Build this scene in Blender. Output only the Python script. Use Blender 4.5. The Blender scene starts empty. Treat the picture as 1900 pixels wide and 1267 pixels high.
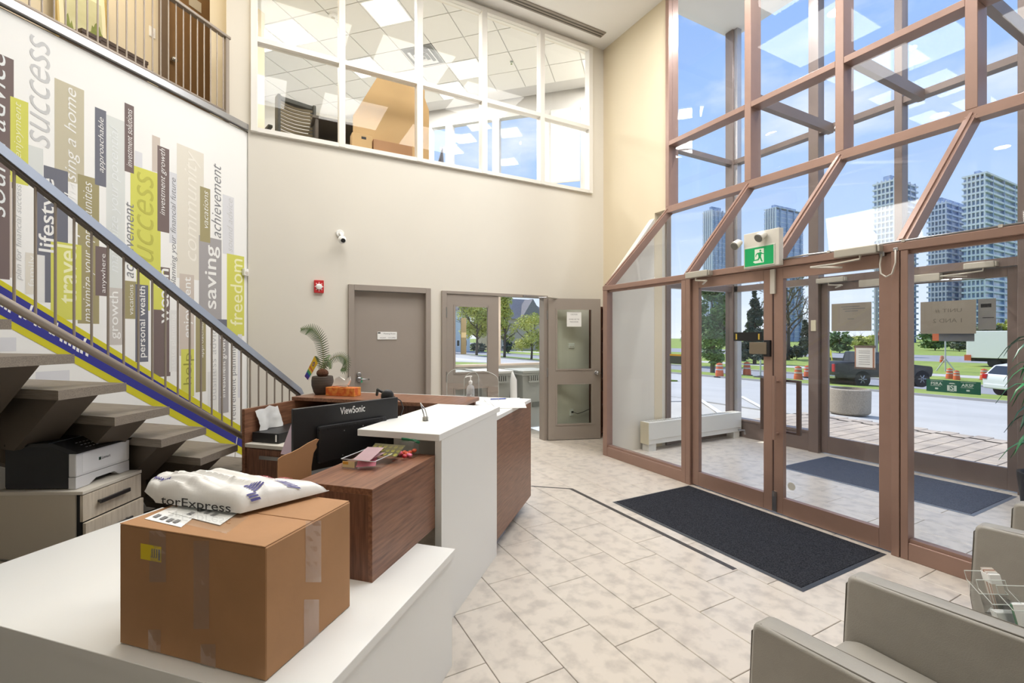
import bpy, bmesh, math, random
from mathutils import Vector, Matrix
random.seed(7)
R2 = math.sqrt(.5)
SC = bpy.context.scene
COL = SC.collection

# ------------------------------------------------------------------ camera, sky, sun, exposure
H, FPX, HY, VX = 1.6, 860.0, 625.0, 486.0
YAW = math.atan((950-VX)/FPX); SY, CY = math.sin(YAW), math.cos(YAW)
cam = bpy.data.cameras.new('camera'); cam.sensor_width = 36; cam.lens = 36*FPX/1900
cam.shift_y = -(633.5-HY)/1900; cam.clip_start = .05; cam.clip_end = 2000
camo = bpy.data.objects.new('camera', cam); COL.objects.link(camo)
camo.location = (0, 0, H); camo.rotation_euler = (math.pi/2, 0, -YAW)
SC.camera = camo
SC.view_settings.view_transform = 'Standard'; SC.view_settings.look = 'None'
SC.view_settings.gamma = 1; SC.view_settings.use_curve_mapping = False
SC.view_settings.exposure = 0.0

def lin(c):
    return tuple(((x/255+.055)/1.055)**2.4 if x/255 > .04045 else x/255/12.92 for x in c)

world = bpy.data.worlds.new('sky'); SC.world = world; world.use_nodes = True
nt = world.node_tree; N = nt.nodes; L = nt.links; N.clear()
tc = N.new('ShaderNodeTexCoord'); sep = N.new('ShaderNodeSeparateXYZ'); L.new(tc.outputs['Generated'], sep.inputs[0])
ramp = N.new('ShaderNodeValToRGB'); L.new(sep.outputs['Z'], ramp.inputs[0])
e = ramp.color_ramp.elements
e[0].position = 0.0; e[0].color = (*lin((226, 234, 243)), 1); e[1].position = .7; e[1].color = (*lin((120, 166, 236)), 1)
m_ = e.new(.22); m_.color = (*lin((178, 206, 245)), 1)
mp = N.new('ShaderNodeMapping'); mp.inputs['Scale'].default_value = (1, 1, 2.6); L.new(tc.outputs['Generated'], mp.inputs[0])
nz = N.new('ShaderNodeTexNoise'); nz.inputs['Scale'].default_value = 2.6; nz.inputs['Detail'].default_value = 7; nz.inputs['Roughness'].default_value = .55
L.new(mp.outputs[0], nz.inputs['Vector'])
cr = N.new('ShaderNodeValToRGB'); cr.color_ramp.elements[0].position = .5; cr.color_ramp.elements[1].position = .76
L.new(nz.outputs['Fac'], cr.inputs[0])
mx = N.new('ShaderNodeMixRGB'); mx.inputs['Color2'].default_value = (*lin((240, 244, 250)), 1)
L.new(cr.outputs['Color'], mx.inputs['Fac']); L.new(ramp.outputs['Color'], mx.inputs['Color1'])
bg = N.new('ShaderNodeBackground'); bg.inputs['Strength'].default_value = 1.22
L.new(mx.outputs[0], bg.inputs['Color']); wo = N.new('ShaderNodeOutputWorld'); L.new(bg.outputs[0], wo.inputs[0])

sun = bpy.data.lights.new('sun', 'SUN'); sun.energy = 4.8; sun.angle = .01; sun.color = (1, .95, .86)
suno = bpy.data.objects.new('sun', sun); COL.objects.link(suno); suno.location = (5, 30, 40)
suno.rotation_euler = Vector((.12, -.62, -.78)).to_track_quat('-Z', 'Y').to_euler()

def lamp(name, loc, size, energy, color=(1, .99, .975), shape='DISK'):
    l = bpy.data.lights.new(name, 'AREA'); l.shape = shape
    if shape == 'RECTANGLE': l.size, l.size_y = size
    else: l.size = size
    l.energy = energy; l.color = color
    o = bpy.data.objects.new(name, l); COL.objects.link(o); o.location = loc
    return o
LOBBY_W, OFFICE_W, CORR_W = 45, 40, 24

# ------------------------------------------------------------------ materials
MATS = {}
def mat(name, rgb, rough=.5, metal=0., var=0., vscale=6., stretch=(1, 1, 1), rgb2=None, bump=0., bscale=60., spec=.5, coord='Object',
        emit=None, estr=1., detail=4, rot=0., lo=.3, hi=.7):
    if name in MATS: return MATS[name]
    m = bpy.data.materials.new(name); m.use_nodes = True; nt = m.node_tree; N = nt.nodes; L = nt.links
    b = N['Principled BSDF']; c = lin(rgb)
    b.inputs['Base Color'].default_value = (*c, 1); b.inputs['Roughness'].default_value = rough; b.inputs['Metallic'].default_value = metal
    b.inputs['Specular IOR Level'].default_value = spec
    if var or rgb2 or bump:
        tc = N.new('ShaderNodeTexCoord'); mp = N.new('ShaderNodeMapping'); mp.inputs['Scale'].default_value = stretch
        mp.inputs['Rotation'].default_value = (0, 0, rot)
        if coord == 'World':
            g = N.new('ShaderNodeNewGeometry'); L.new(g.outputs['Position'], mp.inputs[0])
        else: L.new(tc.outputs[coord], mp.inputs[0])
    if var or rgb2:
        nz = N.new('ShaderNodeTexNoise'); nz.inputs['Scale'].default_value = vscale; nz.inputs['Detail'].default_value = detail
        L.new(mp.outputs[0], nz.inputs['Vector'])
        r = N.new('ShaderNodeValToRGB'); r.color_ramp.elements[0].position = lo; r.color_ramp.elements[1].position = hi
        c2 = lin(rgb2) if rgb2 else tuple(min(1, x*(1-var)) for x in c)
        r.color_ramp.elements[0].color = (*c2, 1); r.color_ramp.elements[1].color = (*c, 1)
        L.new(nz.outputs['Fac'], r.inputs[0]); L.new(r.outputs[0], b.inputs['Base Color'])
    if bump:
        n2 = N.new('ShaderNodeTexNoise'); n2.inputs['Scale'].default_value = bscale; n2.inputs['Detail'].default_value = 3
        L.new(mp.outputs[0], n2.inputs['Vector'])
        bp = N.new('ShaderNodeBump'); bp.inputs['Strength'].default_value = bump; bp.inputs['Distance'].default_value = .01
        L.new(n2.outputs['Fac'], bp.inputs['Height']); L.new(bp.outputs[0], b.inputs['Normal'])
    if emit:
        b.inputs['Emission Color'].default_value = (*lin(emit), 1); b.inputs['Emission Strength'].default_value = estr
    MATS[name] = m
    return m

def glassmat(name, tint=(1, 1, 1), f0=.04, f1=.8, rough=0., haze=0.):
    if name in MATS: return MATS[name]
    m = bpy.data.materials.new(name); m.use_nodes = True; nt = m.node_tree; N = nt.nodes; L = nt.links; N.clear()
    out = N.new('ShaderNodeOutputMaterial'); t = N.new('ShaderNodeBsdfTransparent'); t.inputs[0].default_value = (*tint, 1)
    g = N.new('ShaderNodeBsdfGlossy'); g.inputs['Roughness'].default_value = rough; g.inputs[0].default_value = (1, 1, 1, 1)
    lw = N.new('ShaderNodeLayerWeight'); lw.inputs['Blend'].default_value = .5
    p = N.new('ShaderNodeMath'); p.operation = 'POWER'; p.inputs[1].default_value = 4; L.new(lw.outputs['Facing'], p.inputs[0])
    ma = N.new('ShaderNodeMath'); ma.operation = 'MULTIPLY_ADD'; ma.inputs[1].default_value = f1; ma.inputs[2].default_value = f0
    L.new(p.outputs[0], ma.inputs[0])
    mi = N.new('ShaderNodeMixShader'); L.new(ma.outputs[0], mi.inputs[0]); L.new(t.outputs[0], mi.inputs[1]); L.new(g.outputs[0], mi.inputs[2])
    last = mi
    if haze:
        d = N.new('ShaderNodeBsdfDiffuse'); d.inputs[0].default_value = (.85, .87, .9, 1)
        m2 = N.new('ShaderNodeMixShader'); m2.inputs[0].default_value = haze
        L.new(mi.outputs[0], m2.inputs[1]); L.new(d.outputs[0], m2.inputs[2]); last = m2
    L.new(last.outputs[0], out.inputs[0]); MATS[name] = m
    return m

CREAM = mat('cream_paint', (223, 218, 207), .8, var=.03, vscale=1.2)
TAN = mat('warm_cream_paint', (226, 213, 186), .8, var=.03, vscale=1.2)
WHITEP = mat('white_paint', (238, 238, 236), .75)
CEILP = mat('white_ceiling', (240, 239, 236), .85)
BRONZE = mat('brown_bronze_aluminium', (160, 130, 117), .38, .2, var=.06, vscale=9)
BRONZE_D = mat('dark_bronze_aluminium', (128, 113, 107), .4, .2, var=.06, vscale=9)
TAUPE = mat('taupe_door_paint', (156, 146, 137), .5, var=.03, vscale=4)
GLASS = glassmat('clear_glass', (.992, .996, .998), .013, .4)
GLASS_G = glassmat('greenish_glass', (.94, .97, .945), .02, .5)
ACRYL = glassmat('clear_acrylic', (.97, .98, .98), .05, .75)
STEEL = mat('brushed_steel', (172, 172, 174), .28, .9)
CHROME = mat('chrome', (205, 205, 205), .15, 1)
BLACKP = mat('black_plastic', (30, 30, 32), .42, var=.1, vscale=30)
DARK = mat('near_black', (22, 22, 24), .6)
WOOD = mat('walnut_laminate', (152, 108, 82), .36, rgb2=(98, 64, 48), vscale=5, stretch=(1.2, 14, 14), detail=6, lo=.25, hi=.75)
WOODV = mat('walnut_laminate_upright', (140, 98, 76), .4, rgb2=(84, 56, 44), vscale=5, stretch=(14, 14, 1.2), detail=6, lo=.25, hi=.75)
WHITEL = mat('white_laminate', (236, 236, 233), .35)
EDGEL = mat('pale_grey_edge', (205, 200, 190), .5)
TREAD = mat('grey_woodgrain_tread', (146, 136, 124), .5, rgb2=(116, 106, 96), vscale=6, stretch=(34, 1.2, 34), detail=5, lo=.3, hi=.7)
STRING = mat('dark_taupe_steel', (100, 90, 80), .5, .2)
BALUS = mat('taupe_metal_rail', (160, 149, 138), .4, .3)
PAPER = mat('white_paper', (240, 240, 238), .7)
INK = mat('grey_ink', (120, 120, 122), .7)
BLACKINK = mat('black_ink', (35, 34, 34), .7)
CARD = mat('brown_cardboard', (176, 132, 92), .75, var=.12, vscale=5, bump=.05, bscale=40)
LEATHER = mat('grey_vinyl', (160, 156, 148), .46, var=.08, vscale=14, bump=.12, bscale=240)
BLUEINK = mat('blue_ink', (78, 74, 140), .6)

# ------------------------------------------------------------------ geometry helpers
MATW = {}
def AB(p): return (R2*p[0]-R2*p[1], R2*p[0]+R2*p[1], p[2])     # x = along the desk / stair (north east), y = to its north west
def RT(ang, ox, oy, oz=0):
    c, s = math.cos(ang), math.sin(ang)
    return lambda p: (ox+c*p[0]-s*p[1], oy+s*p[0]+c*p[1], oz+p[2])

class MB:
    def __init__(s, fr=None): s.v = []; s.f = []; s.fr = fr; s.mi = []; s.cur = 0
    def add(s, vs, fs):
        o = len(s.v); s.v += [s.fr(p) if s.fr else tuple(p) for p in vs]
        s.f += [[i+o for i in f] for f in fs]; s.mi += [s.cur]*len(fs); return s
    def box(s, x0, y0, z0, x1, y1, z1, b=0):
        x0, x1 = min(x0, x1), max(x0, x1); y0, y1 = min(y0, y1), max(y0, y1); z0, z1 = min(z0, z1), max(z0, z1)
        if b:
            b = min(b, (x1-x0)*.45, (y1-y0)*.45, (z1-z0)*.45)
            bm = bmesh.new(); bmesh.ops.create_cube(bm, size=1)
            for v in bm.verts: v.co = ((x0+x1)/2+v.co.x*(x1-x0), (y0+y1)/2+v.co.y*(y1-y0), (z0+z1)/2+v.co.z*(z1-z0))
            bmesh.ops.bevel(bm, geom=bm.edges[:], offset=b, segments=2 if b > .004 else 1, profile=.6, affect='EDGES')
            bm.verts.index_update(); s.add([v.co[:] for v in bm.verts], [[v.index for v in f.verts] for f in bm.faces]); bm.free(); return s
        return s.add([(x0, y0, z0), (x1, y0, z0), (x1, y1, z0), (x0, y1, z0), (x0, y0, z1), (x1, y0, z1), (x1, y1, z1), (x0, y1, z1)],
                     [[3, 2, 1, 0], [4, 5, 6, 7], [0, 1, 5, 4], [1, 2, 6, 5], [2, 3, 7, 6], [3, 0, 4, 7]])
    def quad(s, *p): return s.add(p, [list(range(len(p)))])
    def prism(s, poly, fn, t0, t1):
        n = len(poly); vs = [fn(u, v, t0) for u, v in poly]+[fn(u, v, t1) for u, v in poly]
        return s.add(vs, [list(range(n))[::-1], list(range(n, 2*n))]+[[i, (i+1) % n, n+(i+1) % n, n+i] for i in range(n)])
    def tube(s, path, r, n=8, cap=True, r2=None, closed=False):
        P = [Vector(p) for p in path]; k = len(P); rings = []; up = None
        for i, p in enumerate(P):
            d = (P[min(i+1, k-1)]-P[max(i-1, 0)]).normalized()
            if up is None:
                up = Vector((0, 0, 1)) if abs(d.z) < .9 else Vector((1, 0, 0))
            a = d.cross(up).normalized(); up = a.cross(d).normalized()
            rr = r if r2 is None else r+(r2-r)*i/(k-1)
            if isinstance(r, (list, tuple)): rr = r[i]
            rings.append([p+a*math.cos(2*math.pi*j/n)*rr+up*math.sin(2*math.pi*j/n)*rr for j in range(n)])
        vs = [v[:] for g in rings for v in g]; fs = []
        for i in range(k-1):
            for j in range(n): fs.append([i*n+j, i*n+(j+1) % n, (i+1)*n+(j+1) % n, (i+1)*n+j])
        if cap: fs += [list(range(n))[::-1], [(k-1)*n+j for j in range(n)]]
        return s.add(vs, fs)
    def lathe(s, prof, c=(0, 0, 0), n=20, ax='z'):
        vs = []; fs = []
        for r, z in prof:
            for j in range(n):
                a = 2*math.pi*j/n; x, y = r*math.cos(a), r*math.sin(a)
                q = (x, y, z) if ax == 'z' else ((z, x, y) if ax == 'x' else (x, z, y))
                vs.append((c[0]+q[0], c[1]+q[1], c[2]+q[2]))
        for i in range(len(prof)-1):
            for j in range(n): fs.append([i*n+j, i*n+(j+1) % n, (i+1)*n+(j+1) % n, (i+1)*n+j])
        fs += [list(range(n))[::-1], [(len(prof)-1)*n+j for j in range(n)]]
        return s.add(vs, fs)
    def ball(s, c, r, n=10, m=7, sc=(1, 1, 1)):
        prof = [(max(1e-4, math.sin(math.pi*i/m)), -math.cos(math.pi*i/m)) for i in range(m+1)]
        vs = []; fs = []
        for a, z in prof:
            for j in range(n):
                t = 2*math.pi*j/n; vs.append((c[0]+a*math.cos(t)*r*sc[0], c[1]+a*math.sin(t)*r*sc[1], c[2]+z*r*sc[2]))
        for i in range(m):
            for j in range(n): fs.append([i*n+j, i*n+(j+1) % n, (i+1)*n+(j+1) % n, (i+1)*n+j])
        return s.add(vs, fs)
    def build(s, name, m, parent=None, smooth=False, auto=None, label=None, flip=True):
        me = bpy.data.meshes.new(name)
        if parent is not None:
            inv = MATW[parent.name].inverted(); W = MATW[parent.name]
        else:
            xs = [p[0] for p in s.v]; ys = [p[1] for p in s.v]; zs = [p[2] for p in s.v]
            W = Matrix.Translation(((min(xs)+max(xs))/2, (min(ys)+max(ys))/2, min(zs))); inv = W.inverted()
        me.from_pydata([(inv @ Vector(p))[:] for p in s.v], [], s.f)
        for k in (m if isinstance(m, (list, tuple)) else [m]): me.materials.append(k)
        if any(s.mi): me.polygons.foreach_set('material_index', s.mi)
        if flip:
            bm = bmesh.new(); bm.from_mesh(me); bmesh.ops.recalc_face_normals(bm, faces=bm.faces); bm.to_mesh(me); bm.free()
        if smooth: me.polygons.foreach_set('use_smooth', [len(p.vertices) < 6 for p in me.polygons])
        if auto: me.set_sharp_from_angle(angle=math.radians(auto)) if hasattr(me, 'set_sharp_from_angle') else None
        me.update()
        o = bpy.data.objects.new(name, me); COL.objects.link(o)
        if parent is not None: o.parent = parent
        else: o.matrix_world = W
        MATW[o.name] = W
        if label: o['label'] = label
        return o

def thing(name, label, cat, loc=(0, 0, 0), rot=0., group=None, kind=None):
    o = bpy.data.objects.new(name, None); COL.objects.link(o); o.location = loc; o.rotation_euler = (0, 0, rot); o.empty_display_size = .1
    MATW[o.name] = Matrix.Translation(loc) @ Matrix.Rotation(rot, 4, 'Z')
    if label: o['label'] = label
    if cat: o['category'] = cat
    if group: o['group'] = group
    if kind: o['kind'] = kind
    return o
def tag(o, label=None, cat=None, group=None, kind=None):
    if label: o['label'] = label
    if cat: o['category'] = cat
    if group: o['group'] = group
    if kind: o['kind'] = kind
    return o
def S(name, loc=(0, 0, 0)): return thing(name, None, None, loc, kind='structure')
def dup(root, loc, rot=None, label=None, group=None):
    r = root.copy(); COL.objects.link(r); r.location = loc
    if rot is not None: r.rotation_euler = (0, 0, rot)
    MATW[r.name] = Matrix.Translation(loc) @ Matrix.Rotation(r.rotation_euler.z, 4, 'Z')
    if label: r['label'] = label
    if group: r['group'] = group
    def rec(a, b):
        for ch in [c for c in a.children]:
            c = ch.copy(); COL.objects.link(c); c.parent = b; MATW[c.name] = MATW[r.name]; rec(ch, c)
    rec(root, r)
    return r
def piece(src, parent, loc):                                   # a further laid piece sharing the first one's mesh
    o = src.copy(); COL.objects.link(o); o.parent = parent; o.location = loc; MATW[o.name] = MATW[parent.name]; return o

# rays through points of the photograph, met with real planes of the place
def ray(px, py):
    d = (px-950)/FPX; return Vector((SY+d*CY, CY-d*SY, (HY-py)/FPX))
def hit(px, py, n, k):
    r = ray(px, py); o = Vector((0, 0, H)); n = Vector(n); return o+r*((k-o.dot(n))/r.dot(n))
def onZ(px, py, z): return hit(px, py, (0, 0, 1), z)
def onX(px, py, x): return hit(px, py, (1, 0, 0), x)
def onY(px, py, y): return hit(px, py, (0, 1, 0), y)
def onA(px, py, a): p = hit(px, py, (R2, R2, 0), a); return (R2*(p.x+p.y), R2*(p.y-p.x), p.z)
def onB(px, py, c): p = hit(px, py, (-R2, R2, 0), c); return (R2*(p.x+p.y), R2*(p.y-p.x), p.z)
def toAB(p): return (R2*(p[0]+p[1]), R2*(p[1]-p[0]), p[2])
def gz(x): return 0 if x < 9 else (-.055*(x-9) if x < 37 else -1.54)
def onG(px, py):
    r = ray(px, py); t = 1.
    while t < 400:
        p = Vector((0, 0, H))+r*t
        if p.z <= gz(p.x): return Vector((p.x, p.y, gz(p.x)))
        t += .02 if t < 60 else .2
    return p

_tc = {}
def glyphs(s, shear=0., bold=0.):
    k = (s, shear, bold)
    if k not in _tc:
        cu = bpy.data.curves.new('txt', 'FONT'); cu.body = s; cu.shear = shear; cu.offset = bold; cu.resolution_u = 3; cu.fill_mode = 'FRONT'
        cu.size = 1
        ob = bpy.data.objects.new('txt', cu); COL.objects.link(ob)
        me = ob.to_mesh(); vs = [v.co.copy() for v in me.vertices]; fs = [list(p.vertices) for p in me.polygons]; ob.to_mesh_clear()
        bpy.data.objects.remove(ob); bpy.data.curves.remove(cu)
        x0 = min(v.x for v in vs); x1 = max(v.x for v in vs); y0 = min(v.y for v in vs); y1 = max(v.y for v in vs)
        _tc[k] = ([((v.x-x0)/(x1-x0), (v.y-y0)/(y1-y0)) for v in vs], fs)
    return _tc[k]
def text(mb, s, fn, u0, u1, v0, v1, shear=0., bold=0.):
    vs, fs = glyphs(s, shear, bold)
    mb.add([fn(u0+u*(u1-u0), v0+v*(v1-v0)) for u, v in vs], fs); return mb
# ------------------------------------------------------------------ floor
floor = S('floor')
MB().box(-4.5, -3, -.12, 4.16, 8.4, -.012).box(4.16, -.4, -.12, 6.9, 5.05, -.012).box(4.16, 5.05, -.12, 5.2, 6.1, -.012).build('grout_bed', mat('dark_grout', (96, 88, 80), .9), floor)
TILE = mat('beige_stone_tile', (212, 203, 192), .28, rgb2=(188, 180, 171), vscale=10, detail=15, coord='World', lo=.33, hi=.54, bump=.02, bscale=25)
t0 = None
def lay(k0, k1, ya, yb):
    global t0
    for k in range(k0, k1):
        x0 = .97+.3183*k; y = (2.501 if k % 2 == 0 else 2.711)-.645*6
        while y < yb:
            if y+.645 > ya:
                if t0 is None:
                    t0 = MB().box(.0018, .0018, -.012, .3165, .6432, 0, b=.0022).build('tile', TILE, floor); t0.location = (x0, y, 0)
                else: piece(t0, floor, (x0, y, 0))
            y += .645
lay(-4, 10, .3, 7.6)
lay(10, 13, .9, 6.1); lay(13, 19, .9, 4.9)
INLAY = mat('charcoal_inlay', (66, 62, 60), .5)
MB().box(2.845, 2.08, -.01, 2.887, 4.0, .0008).prism([(2.845, 4.0), (2.887, 4.0), (2.565, 4.275), (2.52, 4.275)], lambda u, v, t: (u, v, t), -.01, .0008).build('inlay_strip', INLAY, floor)

# ------------------------------------------------------------------ walls and ceilings
Y0, Y1 = 6.1, 6.25
w = MB()
w.box(-.14, Y0, 0, .95, Y1, 3.95).box(.95, Y0, 2.26, 2.02, Y1, 3.95).box(2.02, Y0, 0, 2.18, Y1, 3.95).box(2.18, Y0, 2.238, 3.904, Y1, 3.95)
w.box(3.904, Y0, 0, 5.18, Y1, 3.95).box(4.774, Y0, 3.95, 5.18, Y1, 6.45).box(-.35, Y0, 6.33, 4.774, Y1, 6.85).box(-.35, Y0, 3.95, -.114, Y1, 6.33)
tag(w.build('wall_back', CREAM), kind='structure')
w = MB().box(5.03, 4.95, 0, 5.18, 6.1, 3.4).box(5.03, 4.7, 3.4, 5.18, 6.1, 6.6)
tag(w.build('wall_right', TAN), kind='structure')
w = MB().prism([(4.16, 0), (5.25, 0), (5.25, 6.6), (5.06, 6.6), (5.06, 3.36), (4.16, 2.28)], lambda u, v, t: (u, t, v), 4.955, 5.05)
tag(w.build('wall_north', CREAM), kind='structure')
wl = MB(AB).box(-1.95, 4.43, 0, 4.28, 4.58, 3.94).build('wall_left', WHITEP); tag(wl, kind='structure')
tag(MB(AB).box(-1.95, 4.44, 3.8, 5.3, 5.56, 3.95).build('floor_upper', mat('grey_carpet', (120, 112, 102), .9)), kind='structure')
tag(MB(AB).box(-.6, 5.55, 3.95, 5.6, 5.7, 6.45).build('wall_corridor', TAN), kind='structure')
tag(MB().box(-.52, 6.25, 3.95, -.36, 7.62, 6.85).build('wall_corridor_end', TAN), kind='structure')
tag(MB().box(-4.5, -3.15, 0, 5.2, -3, 6.45).build('wall_south', CREAM), kind='structure')
tag(MB().box(-4.65, -3, 0, -4.5, 7.8, 6.45).build('wall_west', CREAM), kind='structure')
tag(MB().box(5.03, -3, 3.36, 5.18, -.35, 6.45).box(4.1, -3, 0, 4.2, -.35, 3.3).box(4.2, -.5, 0, 6.9, -.35, 6.6).box(4.1, -3, 3.28, 5.1, -.35, 3.4).build('wall_right_south', CREAM), kind='structure')
tag(MB().box(-4.6, -3.1, 6.4, 5.18, 6.1, 6.5).box(-4.6, 6.1, 6.4, -.35, 7.8, 6.5).build('ceiling', CEILP), kind='structure')
tag(MB().box(5.1, -.5, 6.6, 6.95, 5.1, 6.75).build('ceiling_vestibule', CEILP), kind='structure')

# office behind the upper window
tag(MB().prism([(-.35, 6.25), (6.4, 6.25), (6.4, 6.98), (2.18, 11.2), (-.35, 11.2)], lambda u, v, t: (u, v, t), 3.7, 3.9).build('floor_office', mat('office_carpet', (176, 172, 164), .9)), kind='structure')
ZC = 6.62
co = S('ceiling_office')
MB().prism([(-.6, 6.25), (6.35, 6.25), (6.35, 6.9), (2.05, 11.2), (-.6, 11.2)], lambda u, v, t: (u, v, t), ZC+.012, ZC+.1).build('ceiling_grid', mat('ceiling_grid_grey', (196, 194, 190), .7), co)
CT = mat('ceiling_board', (226, 224, 219), .9, bump=.05, bscale=180)
lights_ab = []
for px, py in ((528, 45), (672, 8), (885, 122), (775, 140)):
    p = toAB(onZ(px, py, ZC)); lights_ab.append((round((p[0]-.3)/.6), round((p[1]-.3)/.6)))
vent_ab = [(round((p[0]-.3)/.6), round((p[1]-.3)/.6)) for p in [toAB(onZ(807, 93, ZC))]]
for q in ((14, 1), (14, 6), (12, 8), (10, 10)):
    if q not in lights_ab: lights_ab.append(q)
ct0 = None
for i in range(4, 18):
    for j in range(-2, 14):
        x, y, _ = AB((.6*i+.3, .6*j+.3, 0))
        if not (-.75 < x < 6.6 and 6.0 < y < 11.4 and x+y < 13.0) or (i, j) in lights_ab or (i, j) in vent_ab: continue
        if ct0 is None:
            ct0 = MB().box(-.292, -.292, 0, .292, .292, .014).build('ceiling_tile', CT, co); ct0.rotation_euler.z = math.pi/4; ct0.location = (x, y, ZC)
        else:
            piece(ct0, co, (x, y, ZC)).rotation_euler.z = math.pi/4
def office_light(i, j, lab):
    x, y, _ = AB((.6*i+.3, .6*j+.3, 0))
    t = thing('ceiling_light', lab, 'ceiling light', (x, y, ZC), math.pi/4, 'office ceiling lights')
    fr = RT(math.pi/4, x, y, ZC)
    MB(fr).box(-.295, -.295, -.006, .295, -.27, .02).box(-.295, .27, -.006, .295, .295, .02).box(-.295, -.27, -.006, -.27, .27, .02).box(.27, -.27, -.006, .295, .27, .02).build('frame', WHITEP, t)
    MB(fr).box(-.27, -.27, -.002, .27, .27, .02).build('diffuser', mat('lit_diffuser', (255, 250, 240), .6, emit=(255, 247, 232), estr=2.2), t)
    lamp('ceiling_lamp', (x, y, ZC-.03), .5, OFFICE_W, shape='SQUARE').rotation_euler.z = math.pi/4
LL = ['square ceiling light seen through the first upper pane of the office window', 'bright square ceiling light at the top of the second office pane',
      'square ceiling light behind the third and fourth upper office panes', 'square ceiling light just above the middle rail, behind the second mullion']
for n_, q in enumerate(lights_ab): office_light(*q, LL[n_] if n_ < 4 else ['square ceiling light deep in the office near the far windows', 'square ceiling light deep in the office above the corridor end', 'square ceiling light in the middle of the office', 'square ceiling light over the back of the office'][n_ % 4])
for q in vent_ab:
    x, y, _ = AB((.6*q[0]+.3, .6*q[1]+.3, 0)); fr = RT(math.pi/4, x, y, ZC)
    t = thing('ceiling_vent', 'square white ceiling air diffuser with stepped louvres in the office ceiling', 'vent', (x, y, ZC), math.pi/4)
    MB(fr).box(-.295, -.295, 0, .295, .295, .02).build('backing', mat('vent_grey', (120, 120, 118), .6), t)
    for k, (r0, z) in enumerate(((.29, -.004), (.21, -.02), (.135, -.035), (.06, -.05))):
        m_ = MB(fr)
        for a in range(4):
            c, s_ = math.cos(a*math.pi/2), math.sin(a*math.pi/2)
            m_.add([(c*p-s_*r, s_*p+c*r, zz) for p, r, zz in ((-r0, r0, z), (r0, r0, z), (r0*.78, r0*.78, z+.028), (-r0*.78, r0*.78, z+.028))], [[0, 1, 2, 3]])
        m_.build('louvre', WHITEP, t)
# office window wall to the north east, with blind
wn = S('window_1')
AZ = 9.42
MB(AB).box(AZ, 1.08, 3.9, AZ+.15, 6.5, 4.45).box(AZ, 1.08, 6.28, AZ+.15, 6.5, 6.8).build('spandrel', mat('pale_grey_paint', (206, 203, 198), .7), wn)
for px in (795, 833, 920, 1016, 1084):
    c = onA(px, 250, AZ)[1]
    MB(AB).box(AZ-.02, c-.075, 4.4, AZ+.14, c+.075, 6.3).build('mullion', mat('pale_mullion', (214, 211, 206), .6), wn)
c0, c1 = onA(1084, 250, AZ)[1], onA(1016, 250, AZ)[1]
MB(AB).box(AZ+.05, 1.08, 4.45, AZ+.058, 6.5, 6.28).build('pane', GLASS, wn)
bl = thing('roller_blind', 'cream roller blind pulled most of the way down at the end of the office windows', 'blind', AB((AZ-.06, (c0+c1)/2, 4.9)), math.pi/4)
MB(AB).box(AZ-.055, c0+.08, 4.78, AZ-.05, c1-.08, 6.26).build('fabric', mat('blind_fabric', (236, 231, 214), .8), bl)
MB(AB).box(AZ-.065, c0+.08, 4.75, AZ-.04, c1-.08, 4.78).build('bottom_bar', EDGEL, bl)
tag(MB().box(-.5, 11.2, 3.7, 2.1, 11.35, 6.85).build('wall_office_back', CREAM), kind='structure')
tag(MB().box(5.75, 6.25, 3.9, 5.87, 7.5, 6.85).build('wall_office_side', CREAM), kind='structure')
tag(MB().prism([(-.6, 6.2), (6.5, 6.2), (6.5, 6.95), (2.1, 11.35), (-.6, 11.35)], lambda u, v, t: (u, v, t), 6.85, 6.95).build('roof', CEILP), kind='structure')

# upper window in the back wall
w1 = S('window_2')
WF = mat('white_window_frame', (232, 229, 222), .45)
MX = [(-.114, -.044), (.838, .914), (1.825, 1.907), (2.779, 2.864), (3.764, 3.842), (4.697, 4.774)]
for a, b in MX: MB().box(a, 6.05, 3.95, b, 6.17, 6.345, b=.004).build('mullion', WF, w1)
for i in range(5):
    a, b = MX[i][1], MX[i+1][0]
    MB().box(a, 6.055, 3.95, b, 6.165, 4.0).build('sill', WF, w1)
    MB().box(a, 6.055, 4.985, b, 6.165, 5.045).build('rail', WF, w1)
    MB().box(a, 6.055, 6.285, b, 6.165, 6.345).build('head', WF, w1)
    MB().box(a, 6.112, 4.0, b, 6.118, 4.985).build('pane', GLASS, w1)
    MB().box(a, 6.112, 5.045, b, 6.118, 6.285).build('pane', GLASS, w1)

# ------------------------------------------------------------------ doors in the back wall
d1 = S('door_1')
MB().box(.952, 6.06, 0, 1.022, 6.2, 2.26, b=.004).box(1.95, 6.06, 0, 2.02, 6.2, 2.26, b=.004).box(1.022, 6.06, 2.19, 1.95, 6.2, 2.26).build('door_frame', TAUPE, d1)
MB().box(1.022, 6.14, .01, 1.95, 6.185, 2.185).build('leaf', TAUPE, d1)
def lever(parent, x, y, z, dx, m=STEEL, fr=None):
    mb = MB(fr); mb.lathe([(.0, 0), (.034, 0), (.034, -.012), (.026, -.016), (.014, -.02), (.014, -.05)], (x, y, z), 16, 'y')
    mb.tube([(x, y-.05, z), (x+dx*.3, y-.056, z), (x+dx, y-.05, z-.004)], .011, 8)
    return mb.build('handle', m, parent, smooth=True)
lever(d1, 1.09, 6.14, 1.06, .12)
MB().lathe([(.03, 0), (.03, -.015), (.022, -.02)], (1.09, 6.138, 1.12), 14, 'y').build('lock_cylinder', STEEL, d1, smooth=True)
MB().box(1.105, 6.085, 1.02, 1.125, 6.088, 1.08).build('green_tag', mat('green_tag', (60, 160, 120), .5), d1)
sg = thing('door_sign', 'small white sign plate with two lines of print on the solid taupe door', 'sign', (1.45, 6.137, 1.56))
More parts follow.
